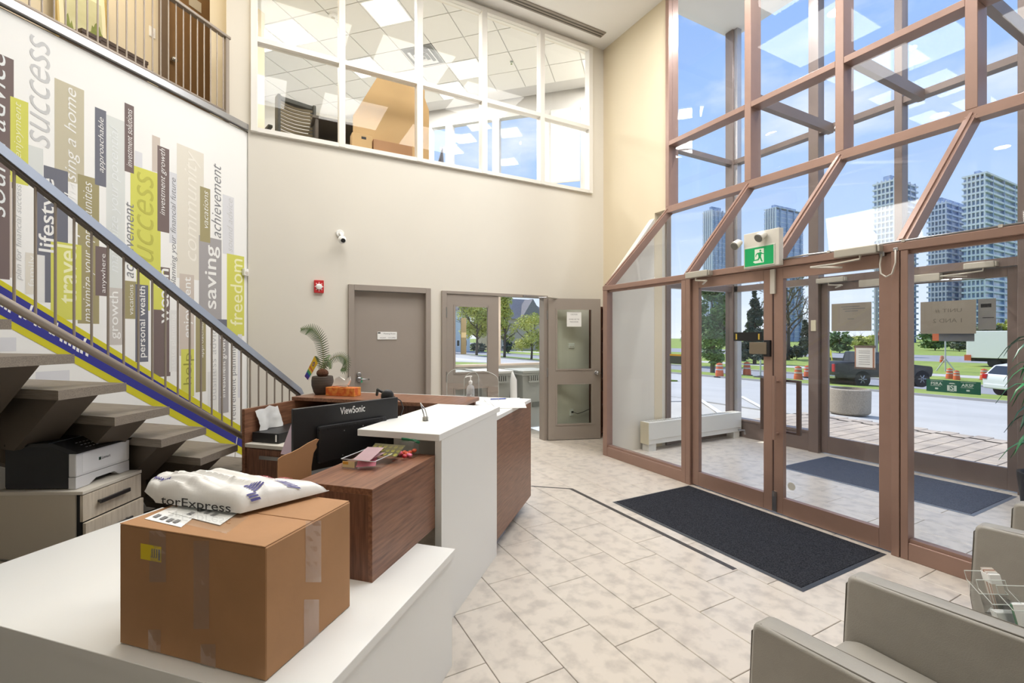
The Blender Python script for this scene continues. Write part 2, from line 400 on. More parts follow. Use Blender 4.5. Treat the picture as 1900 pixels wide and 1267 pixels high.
MB().box(1.32, 6.13, 1.565, 1.575, 6.139, 1.665, b=.003).build('plate', PAPER, sg)
for s_, a, b, c, d in (('Meeting Room', 1.40, 1.555, 1.63, 1.652), ('VACANT', 1.35, 1.43, 1.582, 1.597), ('OCCUPIED', 1.46, 1.555, 1.582, 1.597)):
    text(MB(), s_, lambda u, v: (u, 6.1285, v), a, b, c, d).build('lettering', INK, sg, flip=False)
MB().box(1.325, 6.1282, 1.645, 1.36, 6.129, 1.66).build('black_mark', BLACKINK, sg)

def lited_leaf(mb, x0, x1, y0, y1, lx0, lx1):
    mb.box(x0, y0, .01, lx0, y1, 2.195).box(lx1, y0, .01, x1, y1, 2.195)
    for a, b in ((.01, .25), (.87, 1.1), (2.03, 2.195)): mb.box(lx0, y0, a, lx1, y1, b)
    for a, b in ((.25, .87), (1.1, 2.03)):
        for q in ((lx0-.02, a-.02, lx0+.006, b+.02), (lx1-.006, a-.02, lx1+.02, b+.02), (lx0, a-.02, lx1, a+.006), (lx0, b-.006, lx1, b+.02)):
            mb.box(q[0], y0-.007, q[1], q[2], y0, q[3])
    return mb
d2 = S('door_2')
MB().box(2.178, 6.06, 0, 2.248, 6.2, 2.238, b=.004).box(3.83, 6.06, 0, 3.904, 6.2, 2.238, b=.004).box(2.248, 6.06, 2.2, 3.83, 6.2, 2.238).build('door_frame', TAUPE, d2)
lited_leaf(MB(), 2.25, 3.055, 6.075, 6.12, 2.373, 2.885).build('fixed_leaf', TAUPE, d2)
for a, b in ((.25, .87), (1.1, 2.03)): MB().box(2.373, 6.095, a, 2.885, 6.1, b).build('pane', GLASS, d2)
for z in (1.87, .98):
    MB().tube([(2.244, 6.066, z), (2.244, 6.066, z+.14)], .012, 8).build('hinge', STEEL, d2)
    MB().tube([(3.89, 6.055, z), (3.89, 6.055, z+.14)], .012, 8).build('hinge', STEEL, d2)
OL = RT(math.atan2(-.26, .80), 3.895, 6.055)
lf = lited_leaf(MB(OL), 0, .845, -.045, 0, .135, .70).build('open_leaf', TAUPE, d2)
for a, b in ((.25, .87), (1.1, 2.03)): MB(OL).box(.135, -.024, a, .70, -.019, b).build('pane', GLASS_G, d2)
lever(d2, .775, -.045, 1.04, .05, STEEL, OL)
MB(OL).ball((.775, -.105, 1.04), .034, 14, 10).build('knob', STEEL, d2, smooth=True)
MB().box(3.45, 6.03, 2.19, 3.80, 6.06, 2.225, b=.005).tube([(3.72, 6.03, 2.2), (3.8, 5.95, 2.2), (4.05, 5.98, 2.19)], .009, 6).build('door_closer_arm', STEEL, d2)
nt_ = thing('paper_notice', 'white paper notice taped inside the upper glass of the open taupe door', 'notice', OL((.42, -.03, 1.78)))
MB(OL).box(.30, -.0275, 1.76, .535, -.0255, 1.99).build('sheet', PAPER, nt_)
for s_, z, a, b in (('CAUTION', 1.94, .36, .47), ('PLEASE USE THE', 1.865, .335, .5), ('MAIN DOORS', 1.825, .35, .485)): text(MB(OL), s_, lambda u, v: (u, -.0282, v), a, b, z, z+.02).build('lettering', INK, nt_, flip=False)

# ------------------------------------------------------------------ entrance glazing, inner line
XL, XU, XO = 4.12, 5.03, 6.82
YM = [(4.905, 4.67), (3.55, 3.45), (2.585, 2.475), (1.62, 1.515), (.65, .55), (-.32, -.32)]
w3 = S('window_3')
def post(w_, y0, y1, z0, z1, x=XL, d=.1, m=BRONZE, name='mullion'): MB().box(x-d/2, y0, z0, x+d/2, y1, z1, b=.003).build(name, m, w_)
post(w3, 4.865, 4.95, 0, 2.225)
for y0, y1 in ((3.555, 3.615), (3.49, 3.55), (1.625, 1.675), (1.575, 1.62), (.61, .69), (-.36, -.28)): post(w3, y0, y1, 0, 2.225, d=.11 if y0 in (3.49, 1.625) else .1)
MB().box(XL-.055, -.36, 2.225, XL+.055, 4.95, 2.285, b=.004).build('header', BRONZE, w3)
for y0, y1 in ((3.615, 4.865), (.69, 1.575), (-.28, .61)):
    MB().box(XL-.045, y0, 0, XL+.045, y1, .125, b=.003).box(XL-.03, y0, .125, XL+.03, y1, .15).build('bottom_rail', BRONZE, w3)
    MB().box(XL-.003, y0, .15, XL+.003, y1, 2.225).build('pane', GLASS, w3)
    MB().box(XL-.02, y0, 2.2, XL+.02, y1, 2.225).build('glazing_bead', BRONZE, w3)
def glazed_door(name, x, ya, yb, ztop, m, pull=None, hd=.055, bot=.16, st=.085):
    d = S(name); y0, y1 = min(ya, yb), max(ya, yb)
    MB().box(x-.025, y0, .012, x+.025, y0+st, ztop, b=.003).box(x-.025, y1-st, .012, x+.025, y1, ztop, b=.003)\
        .box(x-.025, y0+st, .012, x+.025, y1-st, bot).box(x-.025, y0+st, ztop-.1, x+.025, y1-st, ztop).build('door_frame', m, d)
    MB().box(x-.003, y0+st, bot, x+.003, y1-st, ztop-.1).build('pane', GLASS, d)
    return d
dA = glazed_door('door_3', XL, 3.488, 2.592, 2.222, BRONZE)
dB = glazed_door('door_4', XL, 2.578, 1.678, 2.222, BRONZE)
BRZ = mat('bronze_pull', (106, 90, 84), .35, .5)
def pull(d, y, yin, x, side, m=BRZ):
    MB().tube([(x, y, .73), (x+side*.07, y, .73), (x+side*.07, yin, .73)], .012, 8).tube([(x, y, 1.2), (x+side*.07, y, 1.2), (x+side*.07, yin, 1.2)], .012, 8)\
        .box(x+side*.055, yin-.018, .72, x+side*.085, yin+.018, 1.21, b=.004).build('pull_handle', m, d)
pull(dA, 2.635, 2.76, XL+.02, 1); pull(dB, 2.535, 2.42, XL+.02, 1)
MB().tube([(XL-.025, 2.54, .73), (XL-.08, 2.54, .73)], .012, 8).tube([(XL-.025, 2.54, 1.2), (XL-.08, 2.54, 1.2)], .012, 8).tube([(XL-.08, 2.54, .68), (XL-.08, 2.54, 1.25)], .014, 10).build('pull_handle', BRONZE, dB, smooth=False)
MB().box(XL-.05, 2.6, 1.42, XL-.02, 2.66, 1.57, b=.003).build('lock_body', DARK, dA)
MB().box(XL-.055, 2.63, 1.44, XL-.03, 2.80, 1.55, b=.003).build('latch_plate', mat('bronze_plate', (140, 128, 112), .35, .6), dA)
MB().box(XL-.04, 2.548, .02, XL-.02, 2.585, .2).tube([(XL-.045, 2.566, .16), (XL-.045, 2.566, .2)], .014, 8).build('foot_bolt', STEEL, dB)
MB().box(XL-.05, 2.555, 1.99, XL-.025, 2.6, 2.215, b=.003).build('top_bolt', EDGEL, dB)
MB().lathe([(.034, 0), (.034, .002)], (XL-.006, 2.43, .28), 20, 'x').build('round_sticker', mat('pale_sticker', (214, 212, 204), .6), dB)
st_ = thing('warning_sticker', 'dark sticker with yellow end bars on the glass by the double door lock', 'sticker', (XL-.008, 2.83, 1.57))
MB().box(XL-.008, 2.70, 1.56, XL-.004, 3.0, 1.645).build('backing', DARK, st_)
for y_ in (2.725, 2.96): MB().box(XL-.0095, y_, 1.575, XL-.0085, y_+.015, 1.63).build('yellow_bar', mat('yellow_print', (206, 178, 70), .6), st_)

w4 = S('window_4')                                             # sloping glass over the lower screen
for yl, yu in YM[:5]:
    MB().prism([(-.035, -.045), (.035, -.045), (.035, .045), (-.035, .045)], lambda u, v, t: (XL+(XU-XL)*t+v*.7, yl+(yu-yl)*t+u, 2.27+(3.36-2.27)*t-v*.7), -.01, 1.02).build('rafter', BRONZE, w4)
    MB().prism([(-.012, -.06), (.012, -.06), (.012, .05), (-.012, .05)], lambda u, v, t: (XL+(XU-XL)*t+v*.7, yl+(yu-yl)*t+u, 2.27+(3.36-2.27)*t-v*.7), 0, 1.0).build('rafter_cap', BRONZE, w4)
for i in range(5):
    (a0, a1), (b0, b1) = YM[i], YM[i+1]
    MB().add([(XL, a0-.03, 2.27), (XL, b0+.03, 2.27), (XU, b1+.03, 3.37), (XU, a1-.03, 3.37), (XL+.004, a0-.03, 2.262), (XL+.004, b0+.03, 2.262), (XU+.004, b1+.03, 3.362), (XU+.004, a1-.03, 3.362)],
             [[0, 1, 2, 3], [7, 6, 5, 4], [0, 4, 5, 1], [1, 5, 6, 2], [2, 6, 7, 3], [3, 7, 4, 0]]).build('pane', GLASS, w4)
w5 = S('window_5')                                             # tall glass above
MB().box(XU-.05, -.32, 3.35, XU+.1, 4.7, 3.42, b=.004).build('bottom_rail', BRONZE, w5)
MB().box(XU-.075, -.32, 3.325, XU+.05, 4.7, 3.352).build('flashing', BRONZE, w5)
ys = [(4.64, 4.7), (3.41, 3.49), (2.437, 2.513), (1.477, 1.553), (.51, .59), (-.36, -.28)]
for a, b in ys: MB().box(XU-.05, a, 3.42, XU+.14, b, 6.45, b=.003).build('mullion', BRONZE, w5)
for i in range(5):
    a, b = ys[i+1][1], ys[i][0]
    MB().box(XU-.048, a, 4.262, XU+.12, b, 4.325, b=.003).build('rail', BRONZE, w5)
    MB().box(XU+.02, a, 3.42, XU+.026, b, 4.262).build('pane', GLASS, w5)
    MB().box(XU+.02, a, 4.325, XU+.026, b, 6.45).build('pane', GLASS, w5)

# outer line of the vestibule
w6 = S('window_6')
yo = [(4.92, 5.06), (3.61, 3.74), (2.66, 2.74), (1.57, 1.70), (.72, .8), (-.36, -.28)]
for k, (a, b) in enumerate(yo):
    z0 = 2.33 if k == 2 else 0
    MB().box(XO-.09, a, z0, XO+.06, b, 6.6, b=.003).build('mullion', BRONZE_D, w6)
MB().box(XO-.06, 4.86, .0, XO+.04, 4.92, 6.6).build('corner_fin', mat('pale_aluminium', (176, 174, 178), .35, .6), w6)
for i in range(5):
    a, b = yo[i+1][1], yo[i][0]
    MB().box(XO-.06, a, 2.33, XO+.05, b, 2.42).build('header', BRONZE_D, w6)
    MB().box(XO-.07, a, 4.40, XO+.05, b, 4.475).build('rail', BRONZE_D, w6)
    MB().box(XO-.003, a, 2.42, XO+.003, b, 4.40).build('pane', GLASS, w6)
    MB().box(XO-.003, a, 4.475, XO+.003, b, 6.6).build('pane', GLASS, w6)
    if i in (0, 3, 4):
        MB().box(XO-.06, a, 0, XO+.05, b, .26).box(XO-.08, a, .26, XO+.06, b, .29).build('bottom_rail', BRONZE_D, w6)
        MB().box(XO-.003, a, .29, XO+.003, b, 2.33).build('pane', GLASS, w6)
for a, b in ys[1:5]: MB().box(XU+.14, a+.005, 4.33, XO-.09, b-.005, 4.455).build('tie_beam', BRONZE_D, w6)
YN = 4.99
MB().box(5.25, YN-.06, 0, 5.345, YN+.06, 6.6, b=.003).build('mullion', BRONZE_D, w6)
MB().box(5.345, YN-.04, 0, XO-.09, YN+.04, .24).build('bottom_rail', BRONZE_D, w6)
for z0, z1, m_ in ((2.33, 2.42, STEEL), (4.40, 4.475, BRONZE_D)): MB().box(5.345, YN-.05, z0, XO-.09, YN+.05, z1).build('rail', BRONZE_D, w6)
for z0, z1 in ((.24, 2.33), (2.42, 4.4), (4.475, 6.6)): MB().box(5.345, YN-.003, z0, XO-.09, YN+.003, z1).build('pane', GLASS, w6)
dC = glazed_door('door_5', XO, 3.605, 2.71, 2.325, BRONZE_D, bot=.24)
dD = glazed_door('door_6', XO, 2.69, 1.705, 2.325, BRONZE_D, bot=.24)
for d, y, sg_ in ((dC, 2.77, 1), (dD, 2.63, -1)):
    for side in (-1, 1):
        x = XO+side*.025
        MB().tube([(x, y, .92), (x+side*.06, y, .92), (x+side*.075, y, .96), (x+side*.075, y, 1.22), (x+side*.06, y, 1.26), (x, y, 1.26)], .014, 8).build('pull_handle', STEEL, d, smooth=True)
# ------------------------------------------------------------------ printed wall: colour blocks and words
CW = 4.43
PAL = dict(plum=(116, 101, 99), slate=(110, 112, 124), olive=(160, 151, 112), lime=(209, 209, 98), taupe=(194, 187, 164), pale=(214, 218, 216),
           bone=(222, 217, 205), lav=(216, 217, 222), rose=(202, 191, 181), grey=(164, 161, 162), mist=(226, 226, 224), growth=(198, 193, 188))
def pm(k): return mat('print_'+k, PAL[k], .75)
blocks = [  # x0, x1, top, bottom, colour
    (-60, 18, 74, 512, 'plum'), (-60, 25.5, 74, 330, 'plum'), (18, 22, 325, 515, 'rose'), (52, 80, 268, 345, 'pale'), (67, 94, 345, 560, 'slate'), (101, 156, 144, 330, 'taupe'), (81, 126, 306, 447, 'slate'), (19, 52.5, 178, 337, 'lime'), (144, 184, 322, 600, 'olive'),
    (197, 232, 212, 545, 'pale'), (176, 197, 198, 342, 'slate'), (250, 264, 279, 312, 'lav'), (253, 278, 480, 575, 'lime'), (242, 298, 305, 494, 'lime'), (231, 248.5, 190, 317, 'plum'),
    (282, 297, 250, 317, 'rose'), (292, 314, 269, 428, 'plum'), (314, 328, 318, 450, 'lav'), (328, 378, 265, 515, 'bone'), (369, 411, 436, 592, 'grey'), (371, 390, 345, 447, 'olive'), (413, 434, 360, 470, 'lav'),
    (421, 453, 470, 623, 'lime'), (229, 253, 520, 591, 'olive'), (251, 275, 527, 672, 'slate'), (298, 315, 495, 575, 'plum'), (284, 304, 500, 574, 'lime'), (285, 316, 574, 700, 'plum'),
    (314, 328, 575, 690, 'mist'), (333, 360, 507, 660, 'rose'), (336, 360, 648, 738, 'lime'), (363, 382, 585, 728, 'olive'), (405, 424, 618, 768, 'grey'), (400, 421, 592, 612, 'slate'), (441, 449, 620, 738, 'lav'),
    (47, 66, 468, 545, 'bone'), (66, 83, 472, 560, 'mist'), (94, 151, 446, 592, 'lime'), (177, 198, 456, 548, 'plum'), (202, 228, 533, 640, 'growth'), (66, 129, 690, 712, 'lav'), (385, 403, 690, 770, 'mist'), (0, 30, 626, 652, 'lav')]
lay_n = 0
for x0, x1, yt, yb, k in blocks:
    a0, _, z1 = onB(x0, yt, CW); a1, _, _ = onB(x1, yt, CW); _, _, z0 = onB(x0, yb, CW)
    lay_n += 1; e_ = CW-.0002*(1+lay_n*.11)
    MB(AB).quad((a0, e_, z0), (a1, e_, z0), (a1, e_, z1), (a0, e_, z1)).build('printed_block', pm(k), wl)
TXT = dict(w=(238, 238, 236), k=(198, 199, 200), d=(132, 133, 138), p=(229, 233, 234), c=(236, 232, 222), o=(186, 184, 84), y=(236, 236, 190), h=(150, 150, 62))
words = [  # word, x0, x1 (letter extent across), bottom, top, colour, slant, weight
    ('sound advice', -32, 10, 400, 92, 'p', 1, 0), ('enjoyment', 26, 43, 293, 190, 'y', 1, 0), ('success', 55, 93, 271, 71, 'k', 1, 0), ('purchasing a home', 119, 148, 438, 164, 'w', 1, 0), ('lifestyle', 71, 109, 468, 331, 'w', 0, .01),
    ('maximize your opportunities', 154, 176, 598, 338, 'w', 1, 0), ('approachable', 182, 195, 320, 218, 'w', 1, 0), ('maximize your potential', 202, 224, 505, 235, 'p', 1, 0), ('investment solutions', 234, 245, 309, 202, 'w', 1, 0),
    ('success', 254, 285, 512, 322, 'o', 1, 0), ('achievement', 229, 248, 515, 375, 'd', 1, 0), ('investment growth', 296, 309, 399, 276, 'w', 1, 0), ('planning your financial future', 316, 329, 533, 330, 'd', 1, 0),
    ('community', 342, 372, 484, 282, 'c', 1, 0), ('vacations', 377, 386, 423, 354, 'w', 1, 0), ('achievement', 392, 410, 440, 304, 'd', 1, 0), ('sound advice', 421, 431, 467, 368, 'k', 1, 0), ('saving', 380, 408, 573, 456, 'w', 0, .008),
    ('freedom', 427, 450, 604, 480, 'y', 0, .004), ('vacations', 239, 247, 584, 528, 'w', 0, 0), ('personal wealth', 257, 273, 663, 531, 'w', 0, .006), ('wealth', 293, 313, 600, 498, 'w', 0, .012), ('estate planning', 316, 327, 690, 583, 'w', 0, 0),
    ('enjoyment', 341, 358, 626, 514, 'w', 0, .004), ('help', 340, 360, 713, 655, 'h', 0, 0), ('approachable', 371, 379, 663, 588, 'w', 0, 0), ('business advice', 390, 401, 742, 600, 'k', 0, 0), ('investment growth', 408, 421, 737, 622, 'w', 0, .004),
    ('retirement planning', 428, 440, 778, 640, 'd', 0, 0), ('anywhere', 187, 198, 543, 471, 'w', 0, 0), ('growth', 203, 224, 629, 541, 'w', 0, .004), ('travel', 106, 142, 563, 455, 'y', 0, .01), ('family', 52, 68, 532, 474, 'w', 0, 0),
    ('plan for financial success', 28, 43, 520, 342, 'k', 1, 0)]
for s_, x0, x1, yb, yt, k, sh, bo in words:
    a0, _, _ = onB(x0, 400, CW); a1, _, _ = onB(x1, 400, CW); xm = (x0+x1)/2; z0 = onB(xm, yb, CW)[2]; z1 = onB(xm, yt, CW)[2]
    m_ = MB(AB); text(m_, s_, lambda u, v: (v, CW-.0018, u), z0, z1, a1, a0, .3*sh, bo if bo else -.006)
    m_.build('lettering', mat('print_word_'+k, TXT[k], .75), wl, flip=False)
# diagonal blue and yellow band that follows the stair
def band(pts, m, e_):
    q = [onB(x, y, CW) for x, y in pts]
    for i, j in ((0, 1), (3, 2)): k = 2.4/(q[j][0]-q[i][0]); q[i] = (q[i][0]-2.4, CW, min(3.8, q[i][2]-(q[j][2]-q[i][2])*k))
    MB(AB).quad(*[(a, CW-e_, z) for a, _, z in q]).build('painted_band', m, wl)
YEL = mat('band_yellow', (205, 197, 36), .7); BLU = mat('band_blue', (48, 50, 142), .65)
band([(-60, 468), (456, 796), (456, 848), (-60, 566)], YEL, .0021); band([(-60, 484), (456, 808), (456, 834), (-60, 551)], BLU, .0025)
m_ = MB(AB)
for x, y, dx, dy in ((56, 566, 6, 9), (155, 627, 6, 9), (105, 598, 3, 5)):
    q = [onB(*p, CW) for p in ((x-2, y+dy), (x+2, y+dy+2), (x+dx, y+1), (x+dx-5, y))]
    m_.quad(*[(a, CW-.0029, z) for a, _, z in q])
for x, y in ((2, 568), (9, 573), (16, 578), (36, 588), (45, 591), (64, 603), (72, 606), (92, 618), (98, 621), (112, 632), (120, 636), (128, 640), (136, 646), (143, 651), (150, 654), (160, 659)):
    q = [onB(*p, CW) for p in ((x-2, y), (x+3, y+3), (x+4, y-7), (x-1, y-10))]
    m_.quad(*[(a, CW-.0029, z) for a, _, z in q])
m_.build('lettering', PAPER, wl, flip=False)
tag(MB(AB).box(-1.95, 4.385, 3.955, 4.2, 4.44, 4.02, b=.004).build('trim_1', STEEL), kind='structure')
sn = onB(452, 505, CW)
ms = thing('motion_sensor', 'tiny white motion sensor at the corner of the printed wall beside the lime freedom block', 'sensor', AB((sn[0], CW-.02, sn[2]-.03)), math.pi/4)
MB(AB).box(sn[0]-.03, CW-.045, sn[2]-.04, sn[0]+.03, CW-.008, sn[2]+.04, b=.006).build('housing', PAPER, ms)
MB(AB).box(sn[0]-.018, CW-.05, sn[2]-.025, sn[0]+.018, CW-.044, sn[2]+.005).build('lens', EDGEL, ms)

# ------------------------------------------------------------------ staircase with open treads
RUN, RISE, CN = .271, .188, 3.11
stc = thing('staircase', 'open-riser staircase with grey wood-grain treads on dark brackets, climbing along the printed wall', 'staircase', AB((3.6, 3.7, 0)), math.pi/4)
BR = mat('taupe_bracket_steel', (112, 100, 88), .55, .1)
first = None
for k in range(-9, 8):
    a, z = 1.80+RUN*k, 1.502-RISE*k
    MB(AB).prism([(a+.008, CN+.02), (a, CN+.05), (a, 4.30), (a-.40, 4.30), (a-.40, CN-.09)], lambda u, v, t: (u, v, t), z-.052, z).build('tread', TREAD, stc)
    if k < 6:
        MB(AB).prism([(3.09, z-.052), (4.25, z-.052), (3.98, z-.36), (3.46, z-.36)], lambda u, v, t: (t, u, v), a-.36, a-.17).build('bracket', STRING, stc)
sl = RISE/RUN
MB(AB).prism([(3.70, 0), (3.22, 0), (-.9, 2.40), (-.9, 2.72)], lambda u, v, t: (u, t, v), 3.60, 3.92).build('stringer', BR, stc)

sr = thing('stair_railing', 'taupe metal stair railing with a broad steel handrail and thin balusters', 'railing', AB((2.5, CN-.03, 0)), math.pi/4)
RC = CN+.03
def zp(a): return 1.788-(a-1.503)*.684
def zh(a): return 2.525-(a-1.503)*.694
pth = [(-.6, RC, zp(-.6)), (3.70, RC, zp(3.70))]
MB(AB).tube(pth, .0235, 12).build('bottom_rail', BALUS, sr, smooth=True)
MB(AB).prism([(-.6, zh(-.6)+.045), (3.57, zh(3.57)+.03), (3.60, zh(3.60)+.0), (3.57, zh(3.57)-.028), (-.6, zh(-.6)-.013)], lambda u, v, t: (u, t, v), RC-.03, RC+.03).build('handrail', mat('sky_tinted_steel', (186, 194, 208), .42, .7), sr)  # base colour lightened and blued for the sky the rail reflects
MB(AB).prism([(-.6, zh(-.6)-.013), (3.57, zh(3.57)-.028), (3.57, zh(3.57)-.043), (-.6, zh(-.6)-.028)], lambda u, v, t: (u, t, v), RC-.02, RC+.02).build('handrail_strip', STRING, sr)
for i in range(-22, 24):
    a = 1.552+.0863*i
    if a > 3.56: break
    MB(AB).tube([(a, RC, zp(a)), (a, RC, zh(a)-.03)], .0065, 6).build('baluster', BALUS, sr)

br = thing('balcony_railing', 'taupe metal balcony railing along the upper floor edge above the printed wall', 'railing', AB((2.2, CW+.03, 3.95)), math.pi/4)
MB(AB).tube([(-1.9, CW+.02, 4.055), (3.97, CW+.02, 4.055)], .019, 10).build('bottom_rail', BALUS, br, smooth=True)
MB(AB).box(-1.9, CW-.01, 4.865, 4.0, CW+.05, 4.895, b=.004).build('handrail', BALUS, br)
for i in range(58):
    a = 3.98-.0745*i-.055
    if a < -1.2: break
    MB(AB).tube([(a, CW+.02, 4.055), (a, CW+.02, 4.87)], .0065, 6).build('baluster', BALUS, br)
MB(AB).box(3.945, CW, 3.95, 3.985, CW+.04, 4.87).build('post', BALUS, br)

# upper corridor: door, leaning picture, dark crates
d0 = S('door_7')
CC = 5.55
a0, a1 = onB(308, 100, CC)[0], onB(389, 100, CC)[0]
BRN = mat('brown_varnished_door', (138, 108, 76), .3, var=.12, vscale=2, stretch=(9, 9, 1))
MB(AB).box(a0, CC-.02, 3.96, a1, CC, 6.05).build('leaf', BRN, d0)
FRM = mat('brown_grey_frame', (112, 96, 82), .45)
MB(AB).box(a0-.09, CC-.05, 3.95, a0-.005, CC, 6.12).box(a1+.005, CC-.05, 3.95, a1+.05, CC, 6.12).box(a0-.09, CC-.05, 6.06, a1+.05, CC, 6.12).build('door_frame', FRM, d0)
MB(AB).ball((a0+.05, CC-.07, 4.93), .035, 12, 8).tube([(a0+.05, CC, 4.93), (a0+.05, CC-.06, 4.93)], .014, 8).build('knob', CHROME, d0, smooth=True)
sa = onB(348, 8, CC); sb = onB(368, 0, CC)
ps = thing('door_plate', 'pale name plate on the brown upstairs door above the railing', 'sign', AB(((sa[0]+sb[0])/2, CC-.025, sa[2])), math.pi/4)
MB(AB).box(sa[0], CC-.026, sa[2]-.01, sb[0]+.02, CC-.021, sa[2]+.12).build('plate', EDGEL, ps)
sw_ = onB(282, 60, CC)
sw = thing('light_switch', 'white light switch on the upstairs corridor wall beside the door frame', 'switch', AB((sw_[0], CC-.01, sw_[2]-.06)), math.pi/4)
MB(AB).box(sw_[0]-.035, CC-.008, sw_[2]-.06, sw_[0]+.035, CC, sw_[2]+.06, b=.003).build('plate', PAPER, sw)
MB(AB).box(sw_[0]-.012, CC-.014, sw_[2]-.025, sw_[0]+.012, CC-.008, sw_[2]+.025).build('rocker', PAPER, sw)
CP = 5.40
q0, q1 = onB(108, 25, CP)[0], onB(205, 25, CP)[0]
PX = lambda u, v: (q0+(q1-q0)*u, CP+.1*v, 4.3+1.25*v)
pic = thing('framed_picture', 'gold framed landscape picture leaning on the upstairs corridor wall', 'picture', AB(((q0+q1)/2, CP, 4.3)), math.pi/4)
GOLD = mat('gold_frame', (196, 172, 110), .4, .3)
for u0, u1, v0, v1 in ((0, 1, 0, .03), (0, 1, .72, .75), (0, .035, .03, .72), (.965, 1, .03, .72)):
    m_ = MB(AB); m_.prism([(u0, v0), (u1, v0), (u1, v1), (u0, v1)], lambda u, v, t: (PX(u, v)[0], PX(u, v)[1]+t, PX(u, v)[2]), -.02, .02); m_.build('frame', GOLD, pic)
MB(AB).quad(PX(.035, .03), PX(.965, .03), PX(.965, .72), PX(.035, .72)).build('mount', mat('cream_mount', (236, 226, 190), .7), pic)
def PXe(u, v): p = PX(u, v); return (p[0], p[1]-.004, p[2])
MB(AB).quad(PXe(.15, .1), PXe(.88, .1), PXe(.88, .58), PXe(.15, .58)).build('picture_sky', mat('picture_sky', (214, 212, 172), .6, rgb2=(190, 186, 140), vscale=3), pic)
def PXf(u, v): p = PX(u, v); return (p[0], p[1]-.007, p[2])
poly = [(.15, .1), (.88, .1)]+[(.88-.73*i/24, .26+.1*math.sin(i*.31+.2)+random.uniform(-.03, .04)+.05*(1-i/24)) for i in range(25)]
MB(AB).add([PXf(*p) for p in poly], [list(range(len(poly)))]).build('picture_trees', mat('picture_green', (142, 150, 70), .6, rgb2=(104, 116, 48), vscale=9), pic)
for (xa, xb, ytop, c, lab) in ((152, 186, 62, 5.02, 'dark brown crate with a metal stud on the balcony floor below the picture'), (187, 274, 92, 5.12, 'long low dark brown crate behind the balcony railing')):
    b0, b1 = onB(xa, 90, c)[0], onB(xb, 90, c)[0]; zt = onB((xa+xb)/2, ytop, c)[2]
    t = thing('storage_crate', lab, 'crate', AB(((b0+b1)/2, c+.15, 3.95)), math.pi/4)
    MB(AB).box(b0, c, 3.955, b1, c+.3, zt, b=.006).build('body', mat('dark_brown_board', (92, 72, 58), .5, var=.1), t)
    MB(AB).box(b0-.004, c-.006, zt-.03, b1+.004, c+.3, zt+.004).build('lid', mat('dark_brown_lid', (82, 63, 50), .5), t)
    MB(AB).ball((b0+.06, c-.008, zt-.08), .012, 8, 6).build('stud', STEEL, t)
# ------------------------------------------------------------------ reception counters (x along the desk, y to its inside)
ZL = .57
lc = thing('low_counter', 'low white laminate counter carrying the big cardboard box', 'counter', AB((1.57, 1.87, 0)), math.pi/4)
MB(AB).box(1.06, .91, ZL-.035, 2.08, 2.83, ZL, b=.0015).build('worktop', WHITEL, lc)
MB(AB).box(1.075, .925, 0, 2.075, .945, ZL-.035).build('side_panel', WHITEL, lc)
MB(AB).box(1.075, .945, 0, 1.095, 2.81, ZL-.035).build('front_panel', WHITEL, lc)
MB(AB).box(1.095, 2.79, 0, 2.06, 2.81, ZL-.035).build('end_panel', WHITEL, lc)

wp = thing('wooden_pedestal', 'dark walnut box pedestal standing on the low white counter, with a plastic tray on top', 'pedestal', AB((2.0, 1.3, ZL)), math.pi/4)
ZW = .962
MB(AB).box(1.69, 1.115, ZW-.028, 2.28, 1.50, ZW, b=.0015).build('top_panel', WOOD, wp)
MB(AB).box(1.692, 1.117, ZL, 2.28, 1.137, ZW-.0285).build('side_panel', WOOD, wp)
MB(AB).box(1.692, 1.137, ZL, 1.712, 1.498, ZW-.0285).build('front_panel', WOODV, wp)
MB(AB).box(1.712, 1.478, ZL, 2.28, 1.498, ZW-.0285).build('back_panel', WOOD, wp)

hc = thing('transaction_counter', 'tall white waterfall counter between the walnut pedestal and the walnut desk front', 'counter', AB((2.75, 1.3, 0)), math.pi/4)
MB(AB).box(2.255, 1.078, 1.043, 3.29, 1.585, 1.08, b=.0015).build('worktop', WHITEL, hc)
MB(AB).box(2.285, 1.08, 0, 3.222, 1.118, 1.043).build('waterfall_panel', WHITEL, hc)
MB(AB).box(2.5, 1.12, .7, 2.53, 1.5, 1.043).build('inner_panel', EDGEL, hc)

rd = thing('reception_desk', 'walnut reception desk with a white slab top, curving behind the white counters', 'desk', AB((3.7, 2.2, 0)), math.pi/4)
MB(AB).box(3.224, 1.085, .1, 4.25, 1.11, .985).build('front_panel', WOOD, rd)
MB(AB).box(3.2, 1.083, .985, 4.25, 1.45, 1.015, b=.0015).box(3.76, 1.45, .985, 4.25, 2.95, 1.015).build('white_top', WHITEL, rd)
MB(AB).box(3.15, 1.14, 0, 3.62, 1.16, .1).build('toe_kick', mat('silver_kick', (186, 188, 196), .25, .8), rd)
ZD, ZWK = 1.08, .79
MB(AB).box(3.305, 1.42, ZD-.03, 3.76, 2.985, ZD, b=.0015).build('back_top', WOOD, rd)
MB(AB).box(3.73, 1.45, .1, 3.755, 2.95, ZD-.03).build('back_support', WOODV, rd)
MB(AB).box(4.21, 1.11, .1, 4.235, 2.95, .985).build('outer_panel', WOODV, rd)
MB(AB).box(2.79, 2.953, .0, 3.76, 2.98, ZD-.03, b=.001).build('end_panel', WOOD, rd)
MB(AB).box(2.79, 2.5, ZWK-.026, 3.73, 2.952, ZWK).build('worktop', EDGEL, rd)
MB(AB).box(2.3, 1.14, ZWK-.026, 3.73, 1.86, ZWK).box(3.2, 1.86, ZWK-.026, 3.73, 2.5, ZWK).build('inner_worktop', EDGEL, rd)
